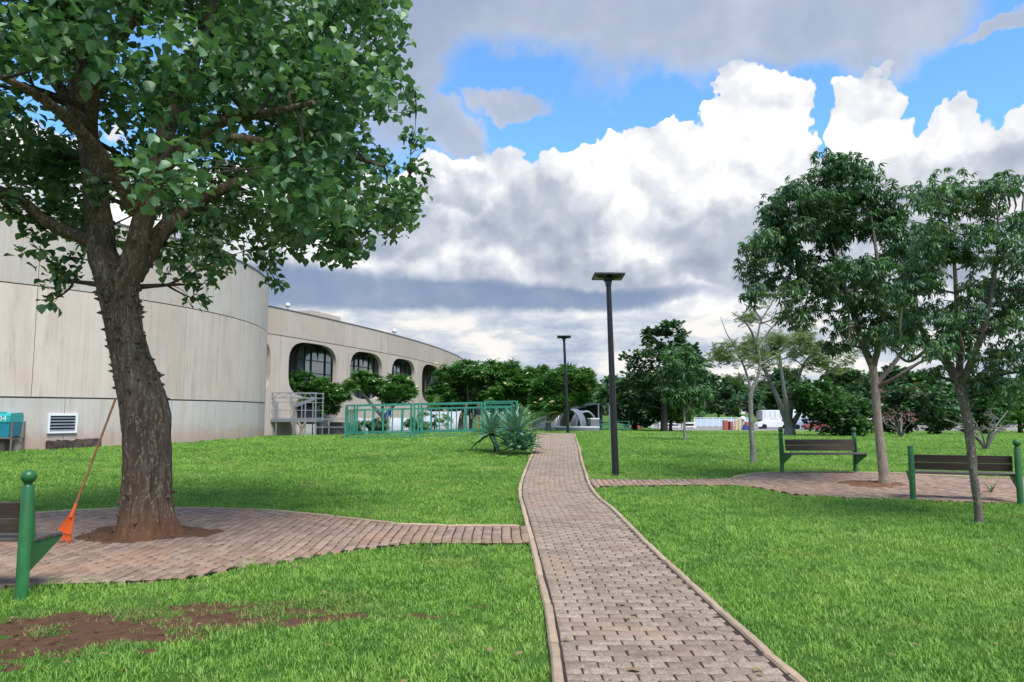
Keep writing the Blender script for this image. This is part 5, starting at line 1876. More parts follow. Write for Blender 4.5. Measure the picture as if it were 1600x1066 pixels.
# slender tree with bare upper branches
b = G(1177, 723)
D = b.y
q = lambda px, py, dy=0: px_off(b, D, px, py, dy)
tp = [[((0, 0, -.1), .10), ((0, 0, .3), .078), (q(1174, 670), .068), (q(1173, 620), .062), (q(1180, 600), .05)],
      [(q(1180, 605), .046), (q(1187, 570), .036), (q(1184, 530), .028), (q(1190, 500), .020), (q(1208, 470), .013), (q(1206, 450), .007)],
      [(q(1175, 615), .040), (q(1165, 580, .3), .028), (q(1150, 545, .4), .02), (q(1135, 520, .5), .013), (q(1126, 495, .5), .007)],
      [(q(1186, 560), .04), (q(1175, 520, -.3), .03), (q(1160, 500, -.4), .02), (q(1143, 488, -.4), .01)],
      [(q(1186, 545), .035), (q(1200, 520, .3), .03), (q(1215, 500, .4), .02), (q(1222, 478, .4), .01)],
      [(q(1190, 500), .025), (q(1175, 480, .2), .02), (q(1165, 470, .2), .01)], [(q(1190, 505), .025), (q(1230, 490, .2), .02), (q(1240, 470, .2), .01)],
      [(q(1187, 570), .035), (q(1215, 555, .2), .025), (q(1235, 545, .2), .012)], [(q(1208, 470), .015), (q(1195, 462, 0), .01), (q(1188, 455, 0), .006)]]
crown_tree('slender_tree', 'slender grey tree with bare upper twigs behind the far bench', b,
    [(q(1195, 560), (pxr(50, D), .8, pxr(22, D)), 10), (q(1178, 490), (pxr(50, D), .8, pxr(24, D)), 10)], F_OLIVE, B_GREY, 65, leaf=0.15, tpl=L_FEATH, per=14, limb=.012, crad=.22, trunk_pts=tp, twigs=2)
# flat-topped feathery tree
D = 41
b = foot(1229, D)
q = lambda px, py, dy=0: px_off(b, D, px, py, dy)
tp = [[((0, 0, -.1), .38), ((0, 0, .25), .30), ((0, 0, .7), .26)],
      [((-.05, 0, .5), .20), (q(1222, 640), .16), (q(1205, 600), .11), (q(1185, 565), .07), (q(1150, 545), .04)],
      [((0, 0.1, .5), .18), (q(1236, 635, .4), .14), (q(1246, 595, .6), .10), (q(1262, 560, .8), .06), (q(1290, 545, 1), .035)],
      [((0, -.1, .5), .18), (q(1228, 630, -.5), .14), (q(1222, 590, -.8), .10), (q(1218, 550, -1), .06)],
      [((.1, 0, .5), .16), (q(1252, 640, .2), .12), (q(1275, 600, .3), .08), (q(1310, 570, .4), .045)]]
crown_tree('feathery_tree', 'flat-topped feathery tree forking low behind the far bench', b,
    [(q(1165, 550), (pxr(54, D), pxr(50, D), pxr(26, D)), 34), (q(1235, 540), (pxr(60, D), pxr(60, D), pxr(24, D)), 40), (q(1295, 560), (pxr(46, D), pxr(46, D), pxr(26, D)), 24), (q(1190, 590), (pxr(50, D), pxr(40, D), pxr(20, D)), 10)],
    F_OLIVE, B_GREY, 66, leaf=0.30, tpl=L_FEATH, per=26, limb=.05, crad=.55, flat=.55, trunk_pts=tp, twigs=2)
# thick bush
D = 40
b = foot(1308, D)
q = lambda px, py, dy=0: px_off(b, D, px, py, dy)
crown_tree('broad_bush', 'broad dense green bush behind the far bench', b, [(q(1300, 645), (pxr(54, D), pxr(50, D), pxr(34, D)), 60), (q(1275, 620), (pxr(40, D), pxr(40, D), pxr(26, D)), 26), (q(1330, 660), (pxr(30, D), pxr(34, D), pxr(22, D)), 20)],
    F_MID, B_DARK, 67, leaf=0.24, per=70, cat='bush', crad=.45, trunk_r=.08)
D = 70
b = foot(1318, D)
q = lambda px, py, dy=0: px_off(b, D, px, py, dy)
crown_tree('umbrella_tree', 'small umbrella-shaped tree rising above the broad bush', b, [(q(1320, 590), (pxr(24, D), pxr(24, D), pxr(13, D)), 26), (q(1325, 605), (pxr(20, D), pxr(20, D), pxr(10, D)), 8)], F_DARK, B_DARK, 68, leaf=0.4, per=50, crad=.6)
# hedge shrubs on the right, dark below and rusty above
for k, (px, D, lab, rx, ry, cy, mat) in enumerate(((1400, 46, 'dark shrub right of the pale slim trunk, red flowers on top', 36, 36, 640, F_DARK), (1455, 45, 'broad dark shrub between the two slim trunks', 46, 42, 636, F_DARK),
                                            (1530, 47, 'rounded grey-green shrub behind the lichened trunk', 46, 44, 640, F_MID), (1585, 55, 'bright green shrub at the far right edge', 40, 40, 632, F_LIGHT))):
    b = foot(px, D)
    q = lambda x, y, dy=0: px_off(b, D, x, y, dy)
    crown_tree('hedge_shrub', lab, b, [(q(px, cy), (pxr(rx, D), pxr(rx, D), pxr(ry, D)), 46)], mat, B_DARK, 70 + k, leaf=0.26, per=80, cat='shrub', crad=.5,
               flowers=(F_RED, 70, 0.17) if k == 0 else ((F_BROWN, 60, 0.2) if k == 1 else None), group='shrubs at the edge of the lawn')
# bare twiggy bushes in front of them
for k, (px, py, lab, mat) in enumerate(((1408, 684, 'small bare twiggy bush before the red-flowered shrub', F_RED), (1541, 703, 'low leafless grey bush behind the near right bench', F_OLIVE))):
    b = G(px, py)
    rng = np.random.default_rng(80 + k)
    tps = []
    for i in range(11):
        a, l = rng.uniform(0, 6.28), rng.uniform(.7, 1.5)
        e = Vector((math.cos(a) * l * .75, math.sin(a) * l * .75, l * rng.uniform(.5, 1.1)))
        tps.append([((0, 0, -.05), .035), (tuple(e * .4 + Vector((0, 0, .2))), .025), (tuple(e), .01)])
    crown_tree('twiggy_bush', lab, b, [((0, 0, 1.0), (.9, .9, .45), 26)], mat, B_GREY, 82 + k, leaf=.09, tpl=L_CARD, per=2, limb=.012, crad=.25, cat='bush', trunk_pts=tps, twigs=4)

# far belt of trees, alike; copies share their meshes
def far_trees():
    rng = np.random.default_rng(90)
    protos = []
    for k in range(3):
        p = crown_tree('far_tree', 'x', Vector((0, 0, 0)), [((0, 0, 3.6 + k * .4), (3.6, 3.2, 2.6), 44), ((1.2 - k, 0, 5.2), (2.0, 2.0, 1.6), 14)], (F_DARK, F_MID, F_MID)[k], B_DARK, 91 + k, leaf=.62, per=60, trunk_r=.25)
        protos.append(p)
    spots = []
    for px in range(905, 1780, 27):
        spots.append((px + rng.uniform(-8, 8), rng.uniform(95, 128), rng.uniform(.85, 1.12)))
    for px in range(650, 905, 60):
        spots.append((px, rng.uniform(110, 130), rng.uniform(.7, .85)))
    used = set()
    for i, (px, D, s) in enumerate(spots):
        k = i % 3
        f = foot(px, D)
        if k not in used:
            r = protos[k]
            used.add(k)
        else:
            r = protos[k].copy()
            COL.objects.link(r)
            for c in protos[k].children:
                d = c.copy()
                COL.objects.link(d)
                d.parent = r
        r.location = f
        r.scale = (s * rng.uniform(.9, 1.2), s, s * rng.uniform(.85, 1.15))
        r.rotation_euler = (0, 0, rng.uniform(0, 6.28))
        tag(r, 'one of the dark green trees in the far belt behind the yard', 'tree', 'far belt of trees')
far_trees()

# ------------------------------------------------------------------ agaves and the small palm by the path
def strap_leaf(m, base, an, elev, L, w, curl, rng, seg=6, fold=0.25):
    d = Vector((math.cos(an), math.sin(an), 0))
    s = Vector((-math.sin(an), math.cos(an), 0))
    V, F = [], []
    p = Vector(base)
    e = elev
    for i in range(seg + 1):
        t = i / seg
        wd = w * (0.55 + 0.9 * t - 0.2 * t * t) * (1 - t ** 2.5) + 0.002
        up = Vector((0, 0, 1)) * math.cos(e) - d * math.sin(e)
        V += [p - s * wd + up * wd * fold, p, p + s * wd + up * wd * fold]
        p = p + (d * math.cos(e) + Vector((0, 0, 1)) * math.sin(e)) * (L / seg)
        e -= curl / seg
    for i in range(seg):
        b = 3 * i
        F += [(b, b + 1, b + 4, b + 3), (b + 1, b + 2, b + 5, b + 4)]
    m.add(V, F)

def agave(label, base, heads, trunk=None):
    root = empty('agave', base)
    tag(root, label, 'agave', 'agaves beside the path')
    rng = np.random.default_rng(int(abs(base[0] * 100)) + 5)
    if trunk:
        MB().tube([(0, 0, -.05), trunk[0], trunk[1]], [.10, .075, .085], 10).build('stem', B_DARK, root, smooth=True)
    for c, n, L, w, lo, hi in heads:
        for i in range(n):
            m = MB()
            t = (i + .5) / n
            el = lo + (hi - lo) * t
            strap_leaf(m, Vector(c) + Vector((0, 0, 0.06 * t)), i * 2.399 + rng.uniform(-.2, .2), el, L * rng.uniform(.8, 1.1) * (1 - .25 * t), w, rng.uniform(.25, .8), rng)
            m.build('leaf', F_AGAVE, root, smooth=True)
ga = G(776, 706)
q = lambda px, py, dy=0: tuple(P(px, py, ga.y + dy) - ga)
agave('spiky agave on a short dark stem left of the path', ga, [(q(768, 680), 38, 1.15, .075, -.35, 1.45)], (q(775, 695), q(768, 680)))
gb = G(808, 709)
q = lambda px, py, dy=0: tuple(P(px, py, gb.y + dy) - gb)
agave('big clump of agave rosettes hugging the left kerb of the path', gb,
      [(q(806, 680), 42, 1.15, .08, .1, 1.45), (q(793, 698, -.2), 26, .64, .08, -.05, 1.3), (q(812, 696, -.35), 30, .68, .085, -.05, 1.3), (q(826, 697, -.2), 26, .62, .08, -.05, 1.3), (q(800, 703, -.5), 20, .5, .08, 0, 1.2), (q(820, 704, -.55), 20, .5, .08, 0, 1.2)])

def palm():
    b = foot(829, 33.5)
    root = empty('small_palm', b)
    tag(root, 'small yellow-green palm at the end of the fence near the path', 'palm')
    rng = np.random.default_rng(5)
    MB().tube([(0, 0, -.05), (0, 0, .5)], [.07, .05], 8).build('stem', B_GREY, root)
    for i in range(14):
        an = i * 2.399
        el = rng.uniform(.75, 1.4)
        L = rng.uniform(1.0, 1.7)
        m = MB()
        p = Vector((0, 0, .25))
        d = Vector((math.cos(an), math.sin(an), 0))
        s = Vector((-math.sin(an), math.cos(an), 0))
        e = el
        for k in range(12):
            n = p + (d * math.cos(e) + Vector((0, 0, math.sin(e)))) * (L / 12)
            m.bar(p, n, .012)
            if k > 2:
                for sd in (-1, 1):
                    tip = n + s * sd * .28 * math.sin(math.pi * k / 13) + (n - p) * 1.6 - Vector((0, 0, .06))
                    wv = (n - p) * .25
                    m.add([n - wv, n + wv, tip], [(0, 1, 2)])
            p = n
            e -= rng.uniform(.04, .10)
        m.build('frond', F_LIGHT, root)
palm()
def weed():
    b = G(1549, 772)
    root = empty('weed', b)
    tag(root, 'small dark weed growing from the far paving near the bench', 'weed')
    rng = np.random.default_rng(15)
    for i in range(9):
        m = MB()
        strap_leaf(m, (0, 0, .02), i * 2.4, rng.uniform(.7, 1.4), rng.uniform(.12, .28), .014, .5, rng, 4)
        m.build('leaf', F_DARK, root)
weed()

# ------------------------------------------------------------------ green steel enclosure
def fence_panel(root, a, b, H, mat, bars=5, wd=0.05, foot_rail=True, tags=('post', 'top_rail', 'lower_rail', 'upright')):
    a, b = Vector(a), Vector(b)
    up = Vector((0, 0, H))
    for p in (a, b):
        MB().bar(p - Vector((0, 0, .05)), p + up, wd * 1.5).build(tags[0], mat, root)
    t = (b - a).normalized() * (wd * .75)
    for z, nm in ((H - .03, tags[1]), (H - .24, 'mid_rail'), (0.22, tags[2])) + (((0.03, 'foot_rail'),) if foot_rail else ()):
        MB().bar(a + t + Vector((0, 0, z)), b - t + Vector((0, 0, z)), wd).build(nm, mat, root)
    for i in range(1, bars):
        p = a.lerp(b, i / bars)
        MB().bar(p + Vector((0, 0, .245)), p + Vector((0, 0, H - .265)), wd * (0.8 if i % 2 else 1.3)).build(tags[3], mat, root)

def build_enclosure():
    D = 33.0
    c = foot(675, D)
    root = empty('steel_enclosure', c)
    tag(root, 'low green steel enclosure of open railing panels on the lawn', 'fence')
    q = lambda px, d: foot(px, d) - c
    H = 1.50
    A, B, C_, E = q(543, D), q(644, D), q(758, D), q(808, D - .2)
    off = Vector((.14, 0, 0))
    fence_panel(root, A, B, H, M_TEALFENCE, 7, .055)
    fence_panel(root, B + off, C_ - off, H, M_TEALFENCE, 8, .055)
    fence_panel(root, C_, E, H + .03, M_TEALFENCE, 3, .06)
    A2, B2, E2 = q(556, D + 3.2), q(655, D + 3.4), q(800, D + 3.2)
    fence_panel(root, A + Vector((.02, .12, 0)), A2, H, M_TEALFENCE, 4)
    fence_panel(root, A2 + off, B2, H, M_TEALFENCE, 4)
    fence_panel(root, B2 + off, E2, H, M_TEALFENCE, 6)
    # diamond mesh on the right panel
    m = MB()
    n = 11
    W = E - C_
    for i in range(-n, n + 1):
        for s in (1, -1):
            x0, x1 = i / n, i / n + 0.9
            if s < 0:
                x0, x1 = x1, x0
            p0, p1 = Vector((x0, 0.26, 0)), Vector((x1, H - .30, 0))
            # clip to the panel
            t0, t1 = 0.0, 1.0
            dx = p1.x - p0.x
            for lo in (0.03, 0.97):
                t = (lo - p0.x) / dx
                if (dx > 0) == (lo < .5):
                    t0 = max(t0, t)
                else:
                    t1 = min(t1, t)
            if t1 - t0 < .05:
                continue
            a, b = p0.lerp(p1, t0), p0.lerp(p1, t1)
            m.bar(C_ + W * a.x + Vector((0, .004 * s, a.y)), C_ + W * b.x + Vector((0, .004 * s, b.y)), .010)
    mo = m.build('wire_mesh', M_TEALFENCE, root)
    mo['kind'] = 'stuff'
build_enclosure()
for k, (px, D_, lab, rx, h, mt) in enumerate(((560, 38.5, 'loose green bush inside the left corner of the enclosure', .55, .75, F_MID), (590, 39.5, 'dark green bush behind the left fence panel', .6, .8, F_DARK),
        (652, 38.5, 'bright green bush behind the middle fence post', .6, .85, F_FRANGI), (680, 41, 'tall yellow-green bush behind the tunnel tent', .9, 2.0, F_LIGHT), (790, 40, 'dark bush behind the wire mesh panel', .9, 1.25, F_DARK),
        (770, 38, 'low green bush behind the agave on a stem', .5, .7, F_MID))):
    b = foot(px, D_)
    crown_tree('garden_bush', lab, b, [((0, 0, h * .5), (rx, rx, h * .5), 16)], mt, B_DARK, 200 + k, leaf=.16, tpl=W_ROSE, per=10, limb=.02, crad=.22, cat='bush', trunk_r=.03, group='bushes round the enclosure')

def build_barrier():
    D = 47
    c = foot(955, D)
    root = empty('crowd_barrier', c)
    tag(root, 'low green barrier beyond the near lamp post, before the dark canopy', 'barrier')
    q = lambda px, d: foot(px, d) - c
    fence_panel(root, q(932, D), q(956, D), .72, M_TEALFENCE, 7, .035, False)
    fence_panel(root, q(957.5, D), q(981, D), .72, M_TEALFENCE, 7, .035, False)
build_barrier()

# ------------------------------------------------------------------ steel stair platform beside the round building
def build_platform():
    D = 42.0
    c = foot(455, D)
    root = empty('stair_platform', c)
    tag(root, 'grey steel stair platform with railings beside the round building', 'platform')
    q = lambda px, py, d=D: P(px, py, d) - c
    dk = q(455, 655).z
    tp = q(455, 614).z
    x0, x1 = q(405, 650).x, q(495, 650).x
    MB().box(((x0 + x1) / 2, .8, dk - .08), (x1 - x0, 1.7, .16)).build('deck', M_STEEL, root)
    for y in (0.0, 1.6):
        for px in (406, 432, 459, 477, 493):
            x = q(px, 650).x
            MB().bar((x, y, -.1), (x, y, tp if px in (406, 493) else dk + 0.95), .06).build('upright', M_STEEL, root)
        for z, nm in ((tp, 'top_beam'), (tp - .28, 'top_beam'), (dk + .95, 'hand_rail'), (dk + .5, 'mid_rail'), (dk + .05, 'toe_rail')):
            MB().bar((x0, y + .002, z), (x1, y + .002, z), .05 if nm == 'top_beam' else .035).build(nm, M_STEEL, root)
    # lattice between the two top beams
    m = MB()
    n = 12
    for i in range(n):
        a, b = x0 + (x1 - x0) * i / n, x0 + (x1 - x0) * (i + 1) / n
        z0, z1 = (tp - .26, tp - .02) if i % 2 else (tp - .02, tp - .26)
        m.bar((a, .0, z0), (b, .0, z1), .03)
    m.build('lattice', M_STEEL, root)
    # stair up to the deck
    for y in (2.1, 3.2):
        MB().bar((x0 - .2, y, dk + .15), (q(476, 625).x, y, q(476, 622).z), .09, .18).build('stringer', M_STEEL, root)
    for i in range(11):
        t = (i + .5) / 11
        a, b = Vector((x0 - .2, 2.65, dk + .2)), Vector((q(476, 625).x, 2.65, q(476, 622).z + .05))
        MB().box(a.lerp(b, t), (.26, 1.05, .035)).build('step', M_STEEL, root)
    # lower rail running on to the enclosure
    xe = q(545, 655).x
    for z in (dk + .0, dk - .45):
        MB().bar((x1 + .03, -.1, z), (xe, -.1, z), .05).build('low_rail', M_STEEL, root)
    for px in (515, 543):
        MB().bar((q(px, 655).x, -.1, -.1), (q(px, 655).x, -.1, dk), .05).build('low_post', M_STEEL, root)
    o = foot(455, 47.5)
    w = empty('ramp_wall', o)
    tag(w, 'low pinkish concrete ramp wall left of the green enclosure', 'wall')
    M_PINK = plain('pink_concrete', (0.42, 0.32, 0.27), .9)
    a, b = foot(497, 47) - o, foot(548, 46) - o
    MB().add([(a.x, a.y, -.2), (b.x, b.y, -.2), (b.x, b.y, .72), (a.x + .9, a.y, .72), (a.x, a.y, .05)] + [(v[0], v[1] + .25, v[2]) for v in ((a.x, a.y, -.2), (b.x, b.y, -.2), (b.x, b.y, .72), (a.x + .9, a.y, .72), (a.x, a.y, .05))],
             [(0, 1, 2, 3, 4), (9, 8, 7, 6, 5), (0, 5, 6, 1), (1, 6, 7, 2), (2, 7, 8, 3), (3, 8, 9, 4), (4, 9, 5, 0)]).build('wall_body', M_PINK, w)
    MB().bar((a.x + .9, a.y + .12, .76), (b.x, b.y + .12, .76), .3, .07).build('wall_cap', M_CONC2, w)
    # near-black board, its colour standing in for shade under the deck
    bk = empty('deck_shade', foot(445, 44.4))
    tag(bk, 'near-black board standing in for shade under the steel stair platform', 'shade board')
    m = MB()
    m.box((0, 0, .75), (4.4, .12, 1.9)).build('shade_board', M_DARK, bk)
    MB().box((1.1, -.08, .25), (1.9, .04, .75), bevel=.01).build('white_panel', M_WHITE, bk)
    # stump of a pruned tree
    b = foot(475, 41.2)
    s = empty('pruned_stump', b)
    tag(s, 'pale forked stump of a pruned tree in front of the platform', 'stump')
    m = MB()
    trunk_mesh(m, [(Vector((0, 0, -.1)), .13), (Vector((0, 0, .25)), .10), (Vector((.02, 0, .5)), .11)], 10, 4, .08)
    trunk_mesh(m, [(Vector((0, 0, .42)), .08), (Vector((-.14, 0, .62)), .07), (Vector((-.2, 0, .8)), .06)], 10, 4, .08)
    trunk_mesh(m, [(Vector((.02, 0, .42)), .08), (Vector((.16, 0, .62)), .07), (Vector((.24, 0, .78)), .06)], 10, 4, .08)
    m.build('wood', B_PALE, s, smooth=True)
build_platform()

# ------------------------------------------------------------------ white tunnel tents and silver arches behind the enclosure
def arch_tent(name, label, base, yaw, W, H, L, mat, ribs, cat='tent', hollow=False):
    root = empty(name, base, yaw)
    tag(root, label, cat)
    n = 14
    V, F = [], []
    for i in range(ribs + 1):
        for k in range(n + 1):
            a = math.pi * k / n
            V.append((W / 2 * math.cos(a), L * i / ribs - L / 2, H * math.sin(a) * (1.0 if i % 2 else .97)))
    for i in range(ribs):
        for k in range(n):
            b = i * (n + 1) + k
            F.append((b, b + 1, b + n + 2, b + n + 1))
    m = MB().add(V, F)
    sk = m.build('cover', mat, root, smooth=True)
    sk.modifiers.new('thick', 'SOLIDIFY').thickness = .04
    for i in (0, ribs):
        pts = [(W / 2 * math.cos(math.pi * k / n), L * i / ribs - L / 2, H * math.sin(math.pi * k / n)) for k in range(n + 1)]
        MB().tube(pts, .07, 8).build('end_hoop', mat, root, smooth=True)
    if not hollow:
        V = [(W / 2 * math.cos(math.pi * k / n) * .98, L / 2 - .1, H * math.sin(math.pi * k / n) * .98) for k in range(n + 1)]
        MB().add(V, [tuple(range(n + 1))]).build('end_wall', mat, root)
    return root
M_TARP = plain('white_tarpaulin', (0.44, 0.46, 0.50), .55, var=.1, scale=1.5)
M_SILVER = plain('silver_fabric', (0.20, 0.21, 0.235), .45, metal=.2, var=.2, scale=1.2)
arch_tent('tunnel_tent', 'white ribbed tunnel tent behind the middle of the green enclosure', foot(695, 44), R(82), 2.2, 1.2, 2.0, M_TARP, 12)
arch_tent('dome_cover', 'low white domed cover behind the left panel of the green enclosure', foot(575, 42), R(60), 1.1, .85, 1.0, M_TARP, 6)
arch_tent('dome_cover', 'long low white cover right of the man in blue', foot(631, 42), R(85), 1.0, .85, 1.2, M_TARP, 6)
arch_tent('silver_arch', 'silver arched tunnel just left of the far lamp post', foot(858, 46), R(70), 2.0, 1.35, 1.6, M_SILVER, 8, 'arch', True)
arch_tent('silver_arch', 'bright silver arch just right of the far lamp post', foot(893, 45), R(-22), 1.5, 1.30, 1.0, M_SILVER, 6, 'arch', True)
arch_tent('silver_arch', 'dull silver arch with a pale panel inside, before the dark canopy', foot(911, 47), R(8), 1.4, 1.25, 1.3, M_SILVER, 6, 'arch', False)
def silver_block(label, px, D, s):
    b = foot(px, D)
    r = empty('metal_box', b, R(12))
    tag(r, label, 'box')
    MB().box((0, 0, s[2] / 2), s, bevel=.03).build('case', M_SILVER, r)
    MB().box((0, 0, s[2] + .03), (s[0] * 1.04, s[1] * 1.04, .055), bevel=.01).build('lid', M_WHITE, r)
silver_block('squat silver box at the left end of the low green barrier', 926, 45, (.55, .6, .75))
silver_block('long low silver platform at the foot of the silver arches', 900, 42.5, (2.4, .7, .22))

def canopy():
    D = 58
    b = foot(925, D)
    r = empty('dark_canopy', b)
    tag(r, 'dark navy fabric canopy on thin posts under the far trees', 'canopy')
    q = lambda px, py, dy=0: P(px, py, D + dy) - b
    M_NAVY = plain('navy_fabric', (.012, .014, .030), .8)
    top = [q(898, 640), q(915, 634), q(935, 631), q(952, 634)]
    V = [tuple(p) for p in top] + [tuple(p + Vector((0, 4.5, .15))) for p in top]
    MB().add(V, [(0, 1, 5, 4), (1, 2, 6, 5), (2, 3, 7, 6)]).build('roof_fabric', M_NAVY, r).modifiers.new('t', 'SOLIDIFY').thickness = .05
    V = [(p.x, p.y + 4.4, p.z) for p in top] + [(p.x, p.y + 4.4, .0) for p in top]
    MB().add(V, [(0, 1, 5, 4), (1, 2, 6, 5), (2, 3, 7, 6)]).build('back_curtain', M_NAVY, r).modifiers.new('t', 'SOLIDIFY').thickness = .03
    for p in (top[0], top[2], top[3]):
        MB().tube([(p.x, p.y, -.1), (p.x, p.y, p.z)], .05, 8).build('post', M_STEEL, r)
canopy()

# ------------------------------------------------------------------ things in the yard beyond the lawn
M_CREAM = plain('cream_plastic', (.62, .50, .24), .5)
M_REDP = plain('red_plastic', (.40, .10, .08), .45)
M_BLUEP = plain('blue_plastic', (.04, .07, .28), .45)
M_PALEBLUE = plain('pale_blue_panel', (.50, .60, .68), .5, var=.1)
def stand(label, px0, px1, D, ytop, shelves):
    a, b = foot(px0, D), foot(px1, D)
    W = (b - a).length
    r = empty('shelf_stand', (a + b) / 2)
    tag(r, label, 'stand', 'pale stands at the far edge of the lawn')
    H = P((px0 + px1) / 2, ytop, D).z - r.location.z
    for x in (-W / 2, W / 2):
        for y in (0, .7):
            MB().bar((x, y, -.1), (x, y, H), .06).build('upright', M_WHITE, r)
    for i in range(shelves):
        MB().box((0, .35, H * (i + .6) / shelves), (W - .08, .8, .14), bevel=.01).build('shelf', M_WHITE, r)
    MB().box((0, .74, H * .55), (W - .08, .03, H * .8)).build('back_panel', M_GROOVE, r)
stand('pale slatted stand right of the red mat at the lawn edge', 998, 1018, 78, 655, 3)
stand('long pale slatted stand behind the young thin tree', 1028, 1060, 78, 656, 3)
stand('small pale stand just right of the young thin trunk', 1064, 1084, 76, 659, 2)
def mat_and_speakers():
    b = foot(988, 76)
    r = empty('red_mat', b)
    tag(r, 'flat red mat at the far edge of the lawn', 'mat')
    MB().box((0, 0, .16), (1.5, 1.5, .30), bevel=.04).build('mat_body', M_REDP, r)
    for px, lab in ((979, 'black equipment case standing behind the red mat'), (993, 'smaller black case beside the first pale stand')):
        c = foot(px, 79)
        e = empty('equipment_case', c)
        tag(e, lab, 'case')
        MB().box((0, 0, .5), (.8, .6, 1.0), bevel=.03).build('case', M_BLACK, e)
        MB().box((0, -.31, .55), (.5, .03, .12)).build('handle_plate', M_STEEL, e)
mat_and_speakers()
def panel_fence():
    D = 84
    a, b = foot(1082, D), foot(1168, D)
    r = empty('panel_fence', a)
    tag(r, 'pale blue-white panel fence along the far yard', 'fence')
    n = 9
    d = (b - a) / n
    for i in range(n):
        p = d * i
        MB().box(p + d / 2 + Vector((0, 0, .55)), (d.length - .08, .05, .85)).build('panel', M_PALEBLUE, r)
        MB().bar(p + Vector((0, 0, -.1)), p + Vector((0, 0, 1.05)), .07).build('post', M_WHITE, r)
    MB().bar(Vector((0, 0, 1.08)), b - a + Vector((0, 0, 1.08)), .06).build('top_rail', M_WHITE, r)
panel_fence()
def play_unit():
    D = 70
    b = foot(1152, D)
    r = empty('play_unit', b)
    tag(r, 'small yellow, red and blue play structure at the lawn edge', 'play structure')
    q = lambda px: foot(px, D).x - b.x
    for i, px in enumerate((1147, 1152, 1158)):
        x = q(px)
        MB().lathe((x, .2, -.05), [(.13, 0), (.13, 1.0 + .14 * (i == 1)), (.09, 1.08 + .14 * (i == 1))], 12).build('column', M_CREAM, r)
    MB().lathe((q(1158), .2, 1.05), [(.28, 0), (.28, .12), (.12, .26)], 12).build('roof_cap', M_WHITE, r)
    for px, w, h, mt in ((1131, .42, .95, M_REDP), (1140, .3, .85, M_REDP), (1166, .5, .80, M_REDP)):
        MB().box((q(px), .3, h / 2), (w, .5, h), bevel=.06).build('side_panel', mt, r)
    MB().box((q(1135.5), .35, .40), (.34, .4, .85), bevel=.05).build('dark_panel', M_BLACK, r)
    V = [(q(1158), -.2, .55), (q(1172), -.5, .12), (q(1172), -.5, -.05), (q(1156), -.2, .1)]
    V += [(v[0], v[1] + .6, v[2]) for v in V]
    MB().add(V, [(0, 1, 2, 3), (7, 6, 5, 4), (0, 4, 5, 1), (1, 5, 6, 2), (2, 6, 7, 3), (3, 7, 4, 0)]).build('slide', M_BLUEP, r)
play_unit()
def truck(label, px0, px1, ytop, D, cab):
    a, b = foot(px0, D), foot(px1, D)
    W = (b - a).length
    r = empty('box_truck', (a + b) / 2)
    tag(r, label, 'truck')
    H = P(px0, ytop, D).z - r.location.z
    MB().box((0, 1.0, (H + .75) / 2), (W, 2.3, H - .75), bevel=.04).build('cargo_box', M_WHITE, r)
    for i in range(5):
        MB().box((-W / 2 + W * (i + .5) / 5, -.165, (H + .75) / 2), (.04, .03, H - .95)).build('seam', M_STEEL, r)
    MB().box((0, 1.0, .62), (W * .96, .9, .2)).build('chassis', M_BLACK, r)
    if cab:
        s = cab
        m = MB()
        x = s * (W / 2 + .1)
        V = [(x, 0, .5), (x + s * 1.5, 0, .5), (x + s * 1.5, 0, 1.3), (x + s * 1.1, 0, 2.15), (x, 0, 2.2)]
        V += [(v[0], 2.0, v[2]) for v in V]
        m.add(V, [(0, 1, 2, 3, 4), (9, 8, 7, 6, 5), (0, 5, 6, 1), (1, 6, 7, 2), (2, 7, 8, 3), (3, 8, 9, 4), (4, 9, 5, 0)])
        cb = m.build('cab', M_WHITE, r)
        MB().box((x + s * .65, -.01, 1.62), (.8, .02, .6)).build('cab_window', MATS['dark_glass'], cb)
    for x in (-W * .32, W * .3):
        for y in (.05, 1.9):
            wv = MB()
            wv.tube([(x, y - .12, .45), (x, y + .12, .45)], .45, 18).build('wheel', M_BLACK, r, smooth=True)
truck('white box truck behind the low-forking feathery tree', 1187, 1226, 641, 92, 0)
truck('white box truck mostly hidden behind the broad bush', 1340, 1376, 640, 88, 0)
def marquee():
    D = 86
    b = foot(1254, D)
    r = empty('white_marquee', b)
    tag(r, 'pointed white marquee with a dark opening left of the broad bush', 'tent')
    q = lambda px, py, dy=0: P(px, py, D + dy) - b
    L, Rt, zt_, ze = q(1238, 660).x, q(1272, 660).x, q(1254, 640).z, q(1254, 652).z
    V = [(L, 0, -.1), (Rt, 0, -.1), (Rt, 0, ze), ((L + Rt) / 2, 0, zt_), (L, 0, ze)]
    V += [(v[0], 3.0, v[2]) for v in V]
    MB().add(V, [(0, 1, 2, 3, 4), (9, 8, 7, 6, 5), (1, 6, 7, 2), (2, 7, 8, 3), (3, 8, 9, 4), (4, 9, 5, 0)]).build('canvas', M_WHITE, r)
    c = q(1256, 660).x
    MB().add([(c - .75, -.03, 0), (c + .55, -.03, 0), (c + .1, -.03, 1.5), (c - .1, -.03, 1.5)] + [(c - .75, -.01, 0), (c + .55, -.01, 0), (c + .1, -.01, 1.5), (c - .1, -.01, 1.5)],
             [(0, 1, 2, 3), (7, 6, 5, 4), (0, 4, 5, 1), (1, 5, 6, 2), (2, 6, 7, 3), (3, 7, 4, 0)]).build('opening', M_DARK, r)
    for x in (L, Rt):
        MB().bar((x, -.06, -.1), (x, -.06, ze), .09).build('corner_post', M_PALEBLUE, r)
marquee()
